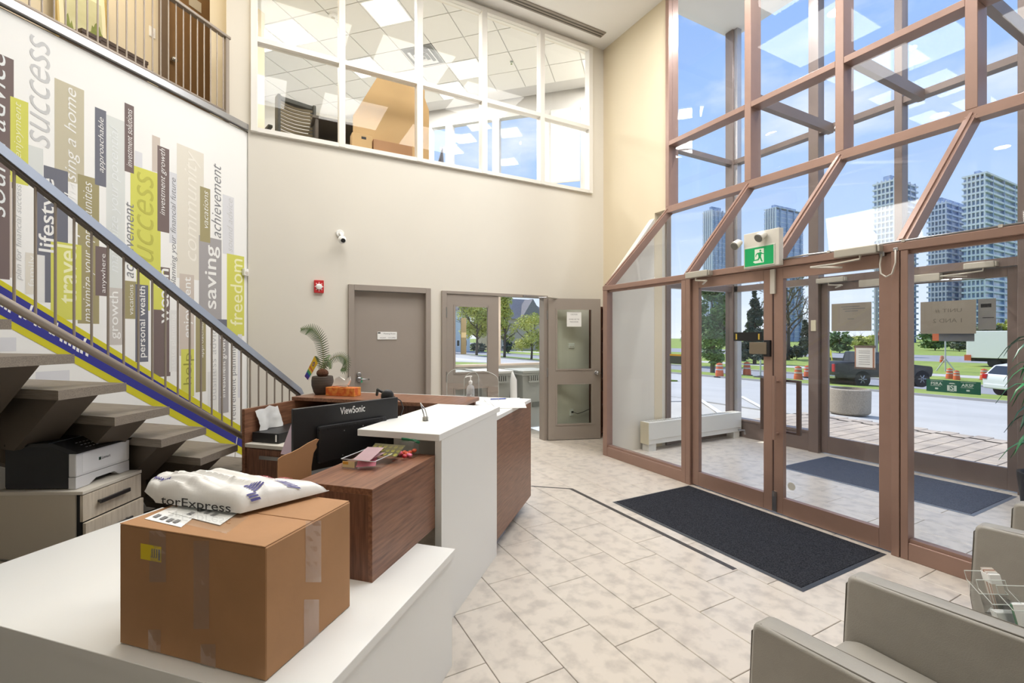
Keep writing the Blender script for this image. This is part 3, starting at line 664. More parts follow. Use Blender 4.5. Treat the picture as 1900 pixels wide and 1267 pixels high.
MB(AB).box(2.805, 2.53, .0, 3.25, 2.95, ZWK-.027).build('drawer_case', WOODV, rd)
df = MB(AB).box(2.787, 2.55, .45, 2.804, 2.925, ZWK-.035).build('drawer_front', WOODV, rd)
h0, h1 = onA(484, 848, 2.775), onA(522, 853, 2.775)
MB(AB).box(2.757, h1[1], h0[2]-.012, 2.770, h0[1], h0[2]+.012).box(2.768, h1[1]+.02, h0[2]-.005, 2.788, h1[1]+.03, h0[2]+.005).box(2.768, h0[1]-.03, h0[2]-.005, 2.788, h0[1]-.02, h0[2]+.005).build('drawer_handle', STEEL, df)

# things on and in the desk
def put(name, lab, cat, p, g=None): return thing(name, lab, cat, AB(p), math.pi/4, g)
pc = put('computer_unit', 'flat black computer unit on the pale worktop by the desk end panel', 'computer', (3.05, 2.82, ZWK))
zpc = onA(517, 805, 2.85)[2]
MB(AB).box(2.85, 2.695, ZWK+.001, 3.27, 2.945, zpc, b=.006).build('case', BLACKP, pc)
MB(AB).box(2.847, 2.71, ZWK+.015, 2.851, 2.722, zpc-.01).build('white_label', PAPER, pc)
pb = put('plastic_bag', 'crinkled white plastic bag standing against the walnut end panel of the desk', 'bag', (3.0, 2.93, zpc))
m_ = MB(AB); G = []
B0, B1 = onB(478, 790, 2.93), onB(519, 778, 2.93); zbt = onB(500, 754, 2.93)[2]
for i in range(9):
    for j in range(9):
        u, v = i/8, j/8
        G.append((B0[0]+(B1[0]-B0[0])*u+.01*math.sin(v*5), 2.945-.05*(1-v)*(.6+.4*math.sin(u*9))-.012*random.random(), zpc+.003+(zbt-zpc)*v*(1-.2*abs(u-.6))+.006*math.sin(u*13)*v))
m_.add(G, [[i*9+j, i*9+j+1, (i+1)*9+j+1, (i+1)*9+j] for i in range(8) for j in range(8)])
m_.build('film', mat('white_film', (226, 226, 224), .35, var=.1, vscale=14), pb, smooth=True)
nb = put('note_box', 'pale box of yellow notes between the black computer unit and the monitor', 'note box', (3.33, 2.66, ZWK))
MB(AB).box(3.30, 2.60, ZWK+.001, 3.40, 2.72, .93).build('box', mat('pale_note', (224, 218, 170), .7), nb)
pk = put('paper_sheet', 'thin pink sheet standing on edge behind the torn cardboard beside the monitor', 'paper', (2.4, 2.1, .8))
kp = Vector(AB((.4, .92, 0))); kk = Vector(AB((2.35, 2.02, 0))).dot(kp)
P4 = [hit(x, y, kp, kk) for x, y in ((521, 842), (546, 772), (549, 848))]
MB().add([p[:] for p in P4]+[(p+kp*.003)[:] for p in P4], [[0, 1, 2], [5, 4, 3], [0, 3, 4, 1], [1, 4, 5, 2], [2, 5, 3, 0]]).build('sheet', mat('pink_paper', (212, 190, 200), .7), pk)
MB(AB).box(2.3, 1.95, ZWK-.026, 2.75, 2.15, ZWK-.02).build('tray', DARK, pk)
fl = put('folder', 'red-edged paper folder lying under the walnut back shelf', 'folder', (3.5, 2.75, ZWK))
MB(AB).box(3.44, 2.5, ZWK+.001, 3.7, 2.9, .97).build('papers', mat('paper_stack', (196, 190, 184), .7), fl)
MB(AB).box(3.41, 2.48, .97, 3.7, 2.92, .976).build('cover', mat('red_folder', (196, 106, 86), .6), fl)

# monitor
MA, MC = 2.04, 1.83; mdx, mdy = .62/.6803, -.28/.6803
def MF(p): return AB((MA+mdx*p[0]-mdy*p[1]*1, MC+mdy*p[0]+mdx*p[1], p[2]))
mdir = Vector(AB((-mdy, mdx, 0))); mk = Vector(AB((MA, MC, 0))).dot(mdir)
def onM(px, py):
    p = hit(px, py, mdir, mk); a, c, z = toAB(p); return ((a-MA)*mdx+(c-MC)*mdy, z)
mt = put('computer_monitor', 'black computer monitor seen from behind with the white maker name across its top', 'monitor', (MA+.31, MC-.12, ZWK))
MB(MF).box(0, 0, .86, .665, .03, 1.213, b=.006).build('back_shell', BLACKP, mt)
b0, b1 = onM(583, 780), onM(728, 780)
zb0, zb1 = .90, onM(600, 782)[1]
MB(MF).box(b0[0]+.01, -.035, zb0, .56, 0, zb1-.02, b=.012).build('rear_bulge', BLACKP, mt)
m_ = MB(MF)
for i in range(40):
    u = .115+i*.0105
    for j in range(3): m_.box(u, -.037, zb1-.044+j*.008, u+.005, -.034, zb1-.040+j*.008)
m_.build('vent_slots', DARK, mt)
t0_, t1_ = onM(631, 766), onM(677, 757)
m_ = MB(MF); text(m_, 'ViewSonic', lambda u, v: (u, -.0015, v), t0_[0], t1_[0], t1_[1]-.02, t1_[1]+.022, 0, .012); m_.build('maker_name', PAPER, mt, flip=False)
MB(MF).box(.29, -.03, .80, .37, .0, .95, b=.008).build('stand', BLACKP, mt)
MB(MF).box(.2, -.04, ZWK+.001, .46, .12, ZWK+.02, b=.006).build('stand_foot', BLACKP, mt)
for u, z in ((.27, 1.06), (.39, 1.07), (.26, .92)): MB(MF).box(u, -.037, z, u+.006, -.034, z+.006).build('screw', STEEL, mt)
hs = put('headset', 'black headset earpiece with a cable at the top corner of the monitor', 'headset', (2.72, 1.58, 1.15))
e0 = onM(729, 736); c_ = MF((e0[0], .06, e0[1]))
MB().ball(c_, .042, 14, 10, (1, .55, 1)).build('ear_cup', BLACKP, hs, smooth=True)
MB().tube([(c_[0]-.02, c_[1]+.03, c_[2]+.02), (c_[0]-.04, c_[1]+.1, c_[2]+.035), (c_[0]-.03, c_[1]+.17, c_[2]-.01)], .009, 8).build('headband', BLACKP, hs, smooth=True)
pts = [MF((onM(x, y)[0], .05, onM(x, y)[1])) for x, y in ((740, 737), (752, 745), (757, 758), (752, 772), (746, 790), (746, 830))]
MB().tube(pts, .004, 6).build('cable', BLACKP, hs, smooth=True)

# torn cardboard piece
cb = put('cardboard_piece', 'torn upright piece of brown cardboard in front of the monitor', 'cardboard', (1.9, 1.75, ZL))
cp = [(515, 900), (516, 852), (524, 846), (540, 840), (556, 832), (572, 822), (588, 814), (592, 815), (587, 824), (588, 830), (582, 840), (580, 852), (578, 866), (576, 900)]
ca, cc = 1.93, 1.62; cn = Vector(AB((.35, .94, 0))); ck = Vector(AB((ca, cc, 0))).dot(cn)
P3 = [hit(x, y, cn, ck) for x, y in cp]; P3[0].z = P3[-1].z = ZL+.002
q0_, q1_ = P3[0].copy(), P3[-1].copy()
n_ = len(P3); off = cn*.006
MB().add([p[:] for p in P3]+[(p+off)[:] for p in P3], [list(range(n_)), list(range(n_, 2*n_))[::-1]]+[[i, n_+i, n_+(i+1) % n_, (i+1) % n_] for i in range(n_)]).build('sheet', CARD, cb)
ft = [q0_, q1_, q1_+cn*.28, q0_+cn*.28]
MB().add([(p.x, p.y, ZL+.001) for p in ft]+[(p.x, p.y, ZL+.007) for p in ft], [[3, 2, 1, 0], [4, 5, 6, 7], [0, 1, 5, 4], [1, 2, 6, 5], [2, 3, 7, 6], [3, 0, 4, 7]]).build('folded_flap', CARD, cb)

# big cardboard box
BX0, BX1, BY0, BY1, BZ = 1.115, 1.52, 1.10, 1.71, .974
bx = put('cardboard_box', 'large taped brown cardboard box with a yellow sticker on the low white counter', 'box', ((BX0+BX1)/2, (BY0+BY1)/2, ZL))
MB(AB).box(BX0, BY0, ZL+.001, BX1, BY1, BZ-.004, b=.003).build('body', CARD, bx)
MB(AB).box(BX0-.0005, BY0+.004, BZ-.004, (BX0+BX1)/2-.002, BY1, BZ, b=.0015).build('flap', CARD, bx)
MB(AB).box((BX0+BX1)/2+.002, BY0+.004, BZ-.004, BX1, BY1, BZ, b=.0015).build('flap', CARD, bx)
TAPE = glassmat('clear_packing_tape', (.93, .9, .86), .10, .5, .12, .07)
def crinkle(x0, x1, y0, y1, plane, nx, ny, name='tape'):
    vs = []
    for j in range(ny+1):
        for i in range(nx+1):
            px, py = x0+(x1-x0)*i/nx, y0+(y1-y0)*j/ny
            o_ = .0015+.0035*random.random()*(0 < i < nx)
            q = onA(px, py, BX0-o_) if plane == 'a' else onB(px, py, BY0-o_); vs.append(q)
    MB(AB).add(vs, [[j*(nx+1)+i, j*(nx+1)+i+1, (j+1)*(nx+1)+i+1, (j+1)*(nx+1)+i] for j in range(ny) for i in range(nx)]).build(name, TAPE, bx)
crinkle(359, 388, 1003, 1167, 'a', 4, 14); crinkle(372, 400, 1195, 1262, 'a', 3, 3); crinkle(275, 298, 1168, 1212, 'a', 3, 3); crinkle(277, 308, 985, 1080, 'a', 3, 9)
crinkle(567, 596, 966, 1080, 'b', 4, 12); crinkle(564, 592, 1112, 1200, 'b', 3, 5)
(a0, y0, z0), (a1, y1, z1) = onA(262, 1036, BX0), onA(300, 1013, BX0)
lb = MB(AB).box(BX0-.002, y1, z0, BX0-.0012, y0, z1-.002).build('yellow_sticker', mat('yellow_sticker', (226, 200, 30), .6), bx)
m_ = MB(AB); m_.box(BX0-.0026, y1+.004, z0+.006, BX0-.0021, y1+.012, z1-.012)
for k in range(3): m_.box(BX0-.0026, y1+.018+k*.010, z0+.012, BX0-.0021, y1+.021+k*.010, z1-.012).box(BX0-.0026, y1+.018+k*.01, z0+.012, BX0-.0021, y1+.026+k*.01, z0+.0135)
m_.build('print', INK, lb)

# shipping papers under the bag, and the white mailing bag
sp = put('shipping_papers', 'flat printed shipping papers in a clear pouch on top of the cardboard box', 'papers', (1.3, 1.5, BZ))
for pl, z in (([(268, 962), (322, 938), (362, 958), (336, 978)], BZ+.002), ([(312, 950), (352, 926), (440, 952), (408, 974)], BZ+.0035)):
    q = [onZ(x, y, z) for x, y in pl]; MB().add([p[:] for p in q]+[(p.x, p.y, p.z-.001) for p in q], [[0, 1, 2, 3], [7, 6, 5, 4]]+[[i, 4+i, 4+(i+1) % 4, (i+1) % 4] for i in range(4)]).build('sheet', PAPER, sp)
m_ = MB()
for (x, y) in ((290, 956), (302, 960), (314, 964), (326, 966), (372, 946), (384, 950), (396, 954), (352, 952)):
    q = [onZ(*p, BZ+.0045) for p in ((x-7, y+2), (x+4, y-3), (x+11, y-1), (x, y+4))]; m_.quad(*[p[:] for p in q])
m_.build('print', INK, sp)
q = [onZ(x, y, BZ+.0055) for x, y in ((300, 962), (350, 935), (462, 958), (420, 990))]
MB().quad(*[p[:] for p in q]).build('clear_pouch', ACRYL, sp)

mb_ = put('mailing_bag', 'bulging white plastic mailing bag with blue and red print on the cardboard box', 'bag', (1.35, 1.4, BZ))
cA, cB, cC, cD = onZ(268, 914, 1.02), onZ(446, 957, .98), onZ(611, 905, 1.0), onZ(300, 880, 1.04)
def bag(s, t, up=True):
    p = (cA*(1-s)+cB*s)*(1-t)+(cD*(1-s)+cC*s)*t
    e = (1-abs(2*s-1)**5)*(1-abs(2*t-1)**5)
    wr = .016*math.sin(9*s+5*t)*math.sin(7*t+2)+.010*(1-abs(math.sin(8*s-5*t+1)))**3+.009*(1-abs(math.sin(11*t+6*s)))**4+.004*math.sin(31*t+17*s)-.014*max(0, 1-abs(s-.72)*9)*max(0, 1-t*2.2)
    f = .75 if s > .6 else 1
    top = .078-.02*s*t
    z0 = BZ+.004 if (s > .12) else BZ+.01+.03*(1-s/.12)
    if up: return Vector((p.x, p.y, z0+.012+top*e**.45+wr*e*f*1.0))
    return Vector((p.x, p.y, z0+.010*(1-e)))
NB = 40; m_ = MB(); vs = []; fs = []
for lay_ in (True, False):
    o_ = len(vs)
    for j in range(NB+1):
        for i in range(NB+1): vs.append(bag(i/NB, j/NB, lay_)[:])
    for j in range(NB):
        for i in range(NB):
            k = o_+j*(NB+1)+i; f = [k, k+1, k+NB+2, k+NB+1]; fs.append(f if lay_ else f[::-1])
M1 = (NB+1)**2; per = [i for i in range(NB+1)]+[(NB+1)*j+NB for j in range(1, NB+1)]+[(NB+1)*NB+i for i in range(NB-1, -1, -1)]+[(NB+1)*j for j in range(NB-1, 0, -1)]
for a, b in zip(per, per[1:]+per[:1]): fs.append([a, M1+a, M1+b, b])
m_.add(vs, fs); m_.build('bag_body', mat('white_polythene', (232, 231, 228), .28, var=.04, vscale=8, bump=.15, bscale=22), mb_, smooth=True, auto=50)
def proj(p):
    d = p[0]*SY+p[1]*CY; return 950+FPX*(p[0]*CY-p[1]*SY)/d, HY-FPX*(p[2]-H)/d
BG = [(s/80, t/80, *proj(bag(s/80, t/80))) for s in range(81) for t in range(81)]
def onbag(px, py):
    s, t, _, _ = min(BG, key=lambda g: (g[2]-px)**2+(g[3]-py)**2+(.02*(g[1] > .9))); p = bag(s, t); d = (Vector((0, 0, H))-p).normalized(); return (p+d*.004)[:]
def st_of(px, py): return min(BG, key=lambda g: (g[2]-px)**2+(g[3]-py)**2+(.5 if g[1] > .93 else 0))[:2]
def bagp(s, t):
    p = bag(s, t); a = bag(min(1, s+.01), t)-bag(max(0, s-.01), t); b = bag(s, min(1, t+.01))-bag(s, max(0, t-.01)); n = a.cross(b).normalized()
    if n.z < 0: n = -n
    return (p+n*.003)[:]
def strips(px, py, ws, wt, n, sk, m, name='blue_print', fill=.62):
    s0, t0 = st_of(px, py); mb = MB()
    for k in range(n):
        a = s0+ws*(k/n-.5); b = a+ws/n*fill
        for i in range(4):
            u0, u1 = t0+wt*(i/4-.5), t0+wt*((i+1)/4-.5)
            q = [bagp(min(.99, max(.01, a_+sk*(v-t0))), min(.99, max(.01, v))) for a_, v in ((a, u0), (b, u0), (b, u1), (a, u1))]; mb.quad(*q)
    tag(mb.build(name, m, mb_, flip=False), kind='stuff')
RI = mat('red_ink', (196, 96, 104), .6)
strips(302, 893, .12, .16, 6, .1, BLUEINK); strips(470, 902, .10, .16, 5, -.2, BLUEINK); strips(534, 898, .10, .12, 6, .2, BLUEINK); strips(474, 925, .07, .10, 4, 0, BLUEINK); strips(586, 902, .06, .06, 3, 0, BLUEINK)
strips(492, 882, .16, .05, 9, .1, RI, 'red_print', .5); strips(532, 881, .07, .07, 4, .2, RI, 'red_print', .5); strips(580, 913, .08, .05, 1, 0, mat('purple_ink', (76, 62, 160), .6), 'purple_patch', 1)
def side(u, v):
    s = .20+.72*u; p = bag(s, 0); q = bag(s, .03); d = Vector((cB.y-cA.y, cA.x-cB.x, 0)).normalized()
    if d.dot(Vector((0, 0, 0))-p) < 0: d = -d
    return (Vector((p.x, p.y, BZ+.006+.040*v))+d*.006)[:]
m_ = MB(); text(m_, 'torExpress', side, 0, 1, 0, 1, 0, .006); m_.build('lettering', BLACKINK, mb_, flip=False)

# printer cabinet and printer
CB = RT(math.atan2(.893, .451), -.897, 3.48)
BEI = mat('beige_laminate', (202, 192, 175), .5); PINE = mat('pale_woodgrain', (214, 203, 186), .5, rgb2=(192, 179, 160), vscale=4, stretch=(14, 14, 1.5), detail=5)
pcab = thing('drawer_cabinet', 'pale wood-grain drawer cabinet under the stairs carrying the printer', 'cabinet', CB((.22, .25, 0)), math.atan2(.893, .451))
MB(CB).box(0, 0.0, .70, .436, .504, .72, b=.002).build('top', mat('cream_laminate', (214, 207, 194), .45), pcab)
MB(CB).box(.003, .045, 0, .433, .50, .70).build('body', BEI, pcab)
MB(CB).box(.012, .015, .02, .425, .05, .70).build('dark_gap', DARK, pcab)
for z0, z1, y0 in ((.545, .695, .002), (.345, .538, -.014), (.12, .338, -.002)):
    d_ = MB(CB).box(.004, y0, z0, .432, y0+.018, z1, b=.001).build('drawer_front', PINE, pcab)
    zc = (z0+z1)/2+.012
    MB(CB).box(.09, y0-.03, zc-.012, .31, y0-.018, zc+.012, b=.002).box(.1, y0-.02, zc-.006, .115, y0, zc+.006).box(.285, y0-.02, zc-.006, .3, y0, zc+.006).build('drawer_handle', mat('dark_steel', (92, 90, 90), .35, .8), d_)
pr = thing('printer', 'black and white laser printer on the drawer cabinet under the stairs', 'printer', CB((.22, .27, .72)), math.atan2(.893, .451))
WPL = mat('printer_white', (214, 214, 216), .4)
zp0 = .721
MB(CB).prism([(.11, zp0+.006), (.46, zp0+.006), (.465, zp0+.02), (.465, zp0+.235), (.45, zp0+.245), (.18, zp0+.245), (.11, zp0+.20)], lambda u, v, t: (t, u, v), .035, .42).build('body', BLACKP, pr)
MB(CB).box(.035, .068, zp0+.07, .42, .112, zp0+.205, b=.006).build('front_cover', WPL, pr)
MB(CB).prism([(.035, zp0+.002), (.12, zp0+.002), (.17, zp0+.03), (.30, zp0+.03), (.34, zp0+.002), (.42, zp0+.002), (.42, zp0+.068), (.035, zp0+.068)], lambda u, v, t: (u, t, v), .07, .112).build('paper_tray', WPL, pr)
MB(CB).box(.075, .0665, zp0+.085, .395, .0685, zp0+.195).build('front_panel_line', mat('printer_white_2', (224, 224, 226), .4), pr)
MB(CB).prism([(.06, zp0+.205), (.12, zp0+.206), (.20, zp0+.246), (.465, zp0+.25), (.465, zp0+.262), (.2, zp0+.268), (.06, zp0+.216)], lambda u, v, t: (t, u, v), .03, .425).build('top_cover', mat('glossy_black', (24, 24, 26), .25), pr)
m_ = MB(CB)
for i in range(8):
    for j in range(3): m_.box(.12+i*.024, .085+j*.03, zp0+.2235+j*.011, .132+i*.024, .097+j*.03, zp0+.2275+j*.011)
m_.build('keys', mat('pale_keys', (150, 150, 150), .5), pr)
MB(CB).box(.03, .2, zp0+.262, .3, .22, zp0+.268).build('output_slot', mat('slot_grey', (70, 76, 82), .3), pr)
MB(CB).box(.185, .0655, zp0+.130, .20, .0666, zp0+.148).build('logo_square', mat('logo_green_black', (30, 60, 48), .5), pr)
m_ = MB(CB); text(m_, 'Lexmark', lambda u, v: (u, .0655, v), .206, .268, zp0+.132, zp0+.149); m_.build('lettering', BLACKINK, pr, flip=False)
cbp = [onX(*q, -1.05) for q in ((0, 1016), (30, 1023), (52, 1024), (70, 1033), (90, 1060))]
tag(MB().tube([CB((-.03, .52, .36)), CB((-.03, .42, .35)), CB((-.035, .33, .345)), CB((-.035, .28, .33)), CB((-.04, .2, .22)), CB((-.05, .1, .01))], .006, 6).build('power_cord', mat('grey_cord', (96, 92, 84), .5), None, smooth=True), 'grey power cord hanging across the side of the drawer cabinet', 'cord')

wq = [onB(x, y, 3.45) for x, y in ((452, 800), (444, 802), (440, 812), (437, 835), (434, 868), (433, 900))]
tag(MB(AB).tube(wq, .004, 6).build('white_cord', PAPER, None, smooth=True), 'thin white cord hanging down beside the walnut end panel of the desk', 'cord')

# on the pedestal: tray, dotted sheet, sweets bag; on the counters
tr = put('plastic_tray', 'clear plastic tray of pink papers and a dotted sticker sheet on the walnut pedestal', 'tray', (1.99, 1.35, ZW))
f0, f1 = toAB(onZ(636, 867, ZW)), toAB(onZ(695, 874, ZW)); bk = toAB(onZ(735, 843, ZW+.0))
ta, tb = f1[0], min(f1[0]+.22, 2.22); ty0, ty1 = f1[1], f0[1]
for q in ((ta, ty0, ZW, tb, ty1, ZW+.003), (ta, ty0, ZW+.003, ta+.003, ty1, ZW+.045), (tb-.003, ty0, ZW+.003, tb, ty1, ZW+.045), (ta, ty0, ZW+.003, tb, ty0+.003, ZW+.045), (ta, ty1-.003, ZW+.003, tb, ty1, ZW+.045)):
    MB(AB).box(*q).build('tray_wall', ACRYL, tr)
LIPM = mat('tray_rim', (205, 208, 214), .2)
MB(AB).tube([(ta, ty0, ZW+.045), (tb, ty0, ZW+.045), (tb, ty1, ZW+.045), (ta, ty1, ZW+.045), (ta, ty0, ZW+.045)], .0022, 5).build('rim', LIPM, tr)
m_ = MB(AB); m_.box(ta-.001, ty1-.075, ZW+.006, ta-.0004, ty1-.008, ZW+.036); m_.build('price_label', mat('cream_label', (226, 210, 160), .6), tr)
MB(AB).box(ta-.0016, ty1-.04, ZW+.020, ta-.001, ty1-.01, ZW+.034).build('label_print', mat('amber_print', (214, 160, 60), .6), tr)
PINK = mat('pink_paper_2', (228, 198, 204), .6, var=.1)
sh = [(-.02, .02, .5), (.03, .05, -.2), (-.01, .08, .15)]
for k, (dx, z, r) in enumerate(sh):
    fr = lambda p, r=r, z=z, dx=dx: AB((ta+.10+dx+p[0]*math.cos(r)-p[1]*math.sin(r), (ty0+ty1)/2+p[0]*math.sin(r)+p[1]*math.cos(r), ZW+.012+z*.45+.28*(p[0]+.05)*.5))
    MB(fr).box(-.085, -.045, 0, .085, .045, .002).build('pink_paper', PINK if k else mat('pink_paper_3', (220, 130, 150), .6), tr)
fr = lambda p: AB((ta+.155+p[0], (ty0+ty1)/2-.02+p[1], ZW+.045+.42*p[0]))
ss = MB(fr).box(-.02, -.11, 0, .07, .07, .0015).build('sticker_sheet', mat('olive_sheet', (112, 104, 62), .6), tr)
m_ = MB(fr)
for i in range(3):
    for j in range(6): m_.lathe([(.0105, .0017), (.0105, .0025)], (-.005+i*.028, -.095+j*.030, 0), 12)
m_.build('yellow_dots', mat('yellow_dots', (222, 214, 90), .6), ss)
sw2 = put('sweets_bag', 'small clear zip bag of red sweets with a green seal beside the plastic tray', 'bag', (2.2, 1.2, ZW))
bq = toAB(onZ(752, 848, ZW))
for k in range(14):
    MB(AB).ball((bq[0]+random.uniform(-.05, .05), bq[1]+random.uniform(-.04, .05), ZW+.012+random.uniform(0, .018)), random.uniform(.011, .016), 8, 6, (1.3, 1, .8)).build('sweet', mat(('red_sweet', 'orange_sweet', 'pink_sweet')[k % 3], ((196, 44, 56), (222, 96, 60), (226, 120, 150))[k % 3], .3), sw2, smooth=True)
MB(AB).prism([(-.06, 0), (.06, 0), (.055, .05), (.04, .075), (-.045, .075)], lambda u, v, t: (bq[0]+.05*t+v*.5, bq[1]+u, ZW+.003+v), -.5, .6).build('film', ACRYL, sw2)
MB(AB).tube([(bq[0]+.06, bq[1]+.055, ZW+.082), (bq[0]+.065, bq[1], ZW+.08), (bq[0]+.05, bq[1]-.055, ZW+.07)], .007, 6).build('green_seal', mat('green_seal', (34, 124, 84), .4), sw2, smooth=True)
cl = put('metal_clip', 'small metal slip clip standing on the tall white counter', 'clip', (2.6, 1.34, 1.08))
MB(AB).tube([(2.60, 1.345, 1.081), (2.60, 1.35, 1.12), (2.605, 1.375, 1.19)], .004, 6).tube([(2.60, 1.32, 1.081), (2.60, 1.34, 1.15), (2.605, 1.375, 1.19)], .003, 6).build('wires', STEEL, cl, smooth=True)
MB(AB).box(2.585, 1.325, 1.081, 2.615, 1.352, 1.105, b=.003).build('base', mat('grey_metal', (150, 148, 140), .4, .7), cl)

# plant, flag, tissues, sanitiser, screens, papers on the desk back top
ZWT = 1.015
pot = put('potted_palm', 'small sago palm with two long arching fronds in a dark ribbed pot on the desk', 'potted plant', (3.55, 2.863, ZD))
pr_ = [(.060, 0), (.076, .018), (.094, .08), (.095, .125), (.09, .158), (.085, .162), (.08, .147), (.03, .14)]
MB(AB).lathe(pr_, (3.55, 2.863, ZD+.001), 26).build('pot', mat('dark_ribbed_pot', (88, 78, 70), .6, rgb2=(62, 54, 48), vscale=4, stretch=(1, 1, 40)), pot, smooth=True, auto=40)
MB(AB).ball((3.55, 2.863, ZD+.19), .048, 12, 8, (1.1, 1.1, .9)).build('trunk', mat('palm_trunk', (104, 66, 44), .9, var=.4, vscale=30, bump=.6), pot, smooth=True)
FR = mat('sago_green', (98, 122, 82), .45, var=.25, vscale=10); FR2 = mat('sago_rib', (150, 150, 110), .5)
def frond(path, w, n=34):
    P = [Vector(onA(*p[:2], p[2])) for p in path]
    pts = []
    for i in range(n+1):                                       # Catmull-Rom through the given points
        f = i/n*(len(P)-1); k = min(int(f), len(P)-2); u = f-k
        p0, p1, p2, p3 = P[max(k-1, 0)], P[k], P[k+1], P[min(k+2, len(P)-1)]
        pts.append(.5*((2*p1)+(p2-p0)*u+(2*p0-5*p1+4*p2-p3)*u*u+(3*p1-p0-3*p2+p3)*u**3))
    mb = MB(AB); mb.tube([p[:] for p in pts], .0035, 5, r2=.001); mb.build('frond_rib', FR2, pot)
    mb = MB(AB)
    for i in range(3, n):
        d = (pts[i+1]-pts[i-1]).normalized(); up = Vector((-1, 0, .3)); sd = d.cross(up).normalized()
        l = w*math.sin(math.pi*(.12+.85*i/n))**.7
        for s_ in (-1, 1):
            t_ = pts[i]+sd*s_*l+d*l*.55-Vector((0, 0, l*.25)); h = d*.0065
            mb.quad((pts[i]-h)[:], (pts[i]+h)[:], (t_+h*.2)[:], (t_-h*.2)[:])
    mb.build('frond', FR, pot)
frond([(598, 690, 3.55), (600, 660, 3.55), (594, 628, 3.53), (578, 610, 3.52), (558, 611, 3.5)], .075)
frond([(599, 690, 3.55), (612, 668, 3.52), (630, 660, 3.5), (642, 668, 3.48), (640, 685, 3.47), (634, 684, 3.46)], .05)
frond([(598, 690, 3.55), (590, 670, 3.54), (584, 662, 3.53)], .03, 16); frond([(598, 690, 3.55), (606, 672, 3.5), (612, 672, 3.46), (613, 684, 3.44)], .035, 20); frond([(598, 690, 3.55), (604, 668, 3.6), (612, 658, 3.66)], .03, 16)
fg = put('rainbow_flag', 'little rainbow pride flag stuck in the palm pot', 'flag', (3.5, 2.95, 1.2))
base = [onA(*q, 3.50) for q in ((565, 698), (584, 660), (590, 674), (571, 705))]
def FL(u, v): return tuple(base[0][i]*(1-u)*(1-v)+base[3][i]*u*(1-v)+base[1][i]*(1-u)*v+base[2][i]*u*v-(.002*v if i == 0 else 0) for i in range(3))
def FLo(u, v): p = FL(u, v); return (p[0]-.002, p[1], p[2])
MB(AB).tube([onA(572, 706, 3.51), onA(590, 672, 3.51), onA(596, 692, 3.53)], .002, 5).build('stick', EDGEL, fg)
for v0, v1, c, nme in ((0, .12, (90, 60, 150), 'violet'), (.12, .24, (60, 80, 180), 'blue'), (.24, .36, (70, 160, 110), 'green'), (.36, .46, (226, 196, 70), 'yellow'), (.46, .54, (214, 110, 60), 'orange'), (.54, 1, (232, 190, 50), 'gold')):
    MB(AB).quad(FL(0, v0), FL(1, v0), FL(1, v1), FL(0, v1)).build('stripe', mat('flag_'+nme, c, .7), fg)
MB(AB).add([FLo(.5+.2*math.cos(i*.3), .76+.1*math.sin(i*.3)) for i in range(21)]+[FLo(.5+.12*math.cos(i*.3), .76+.06*math.sin(i*.3)) for i in range(21)], [[i, i+1, 22+i, 21+i] for i in range(20)]).build('ring', mat('flag_violet', (90, 60, 150), .7), fg)
tb_ = put('tissue_box', 'orange patterned tissue box with a white tissue on the desk beside the palm pot', 'tissue box', (3.5, 2.72, ZD))
q0_, q1_ = onA(604, 733, 3.46), onA(657, 729, 3.46)
MB(AB).box(3.46, q1_[1], ZD+.001, 3.56, q0_[1], ZD+.075, b=.002).build('carton', mat('orange_carton', (226, 150, 66), .5, rgb2=(206, 96, 40), vscale=22, lo=.4, hi=.6), tb_)
MB(AB).lathe([(.03, 0), (.03, .001)], (3.51, (q0_[1]+q1_[1])/2, ZD+.075), 16).build('opening', mat('dark_slot', (90, 60, 40), .6), tb_)
tp = [(617, 716), (622, 702), (632, 698), (641, 705), (650, 698), (652, 704), (646, 714)]
mid = [onA(x, y, 3.51) for x, y in tp]
MB(AB).add([(3.50+.01*math.sin(i*2), p[1], p[2]) for i, p in enumerate(mid)]+[(3.52+.012*math.cos(i*2), p[1]+.004, p[2]-.006) for i, p in enumerate(mid)], [list(range(7)), list(range(7, 14))[::-1]]+[[i, 7+i, 7+(i+1) % 7, (i+1) % 7] for i in range(7)]).build('tissue', PAPER, tb_, smooth=True, auto=50)
sz = put('sanitizer_bottle', 'clear pump bottle of hand sanitiser behind the acrylic screens on the desk', 'bottle', (3.8, 1.5, ZWT))
b_ = onA(873, 745, 3.85); bc = (3.85, b_[1], ZWT+.001)
MB(AB).lathe([(.033, 0), (.036, .01), (.036, .12), (.03, .145), (.014, .158), (.014, .168)], bc, 18).build('bottle_body', glassmat('cloudy_plastic', (.95, .96, .97), .08, .6, .1, .25), sz, smooth=True)
MB(AB).lathe([(.032, 0), (.034, .01), (.034, .07)], (bc[0], bc[1], bc[2]+.002), 16).build('gel', glassmat('clear_gel', (.93, .95, .96), .05, .4), sz, smooth=True)
MB(AB).lathe([(.016, .168), (.017, .19), (.006, .195), (.006, .225), (.014, .228), (.014, .238)], bc, 14).tube([(bc[0], bc[1], bc[2]+.234), (bc[0]-.02, bc[1]+.03, bc[2]+.232), (bc[0]-.025, bc[1]+.037, bc[2]+.224)], .005, 6).build('pump', PAPER, sz, smooth=True, auto=40)
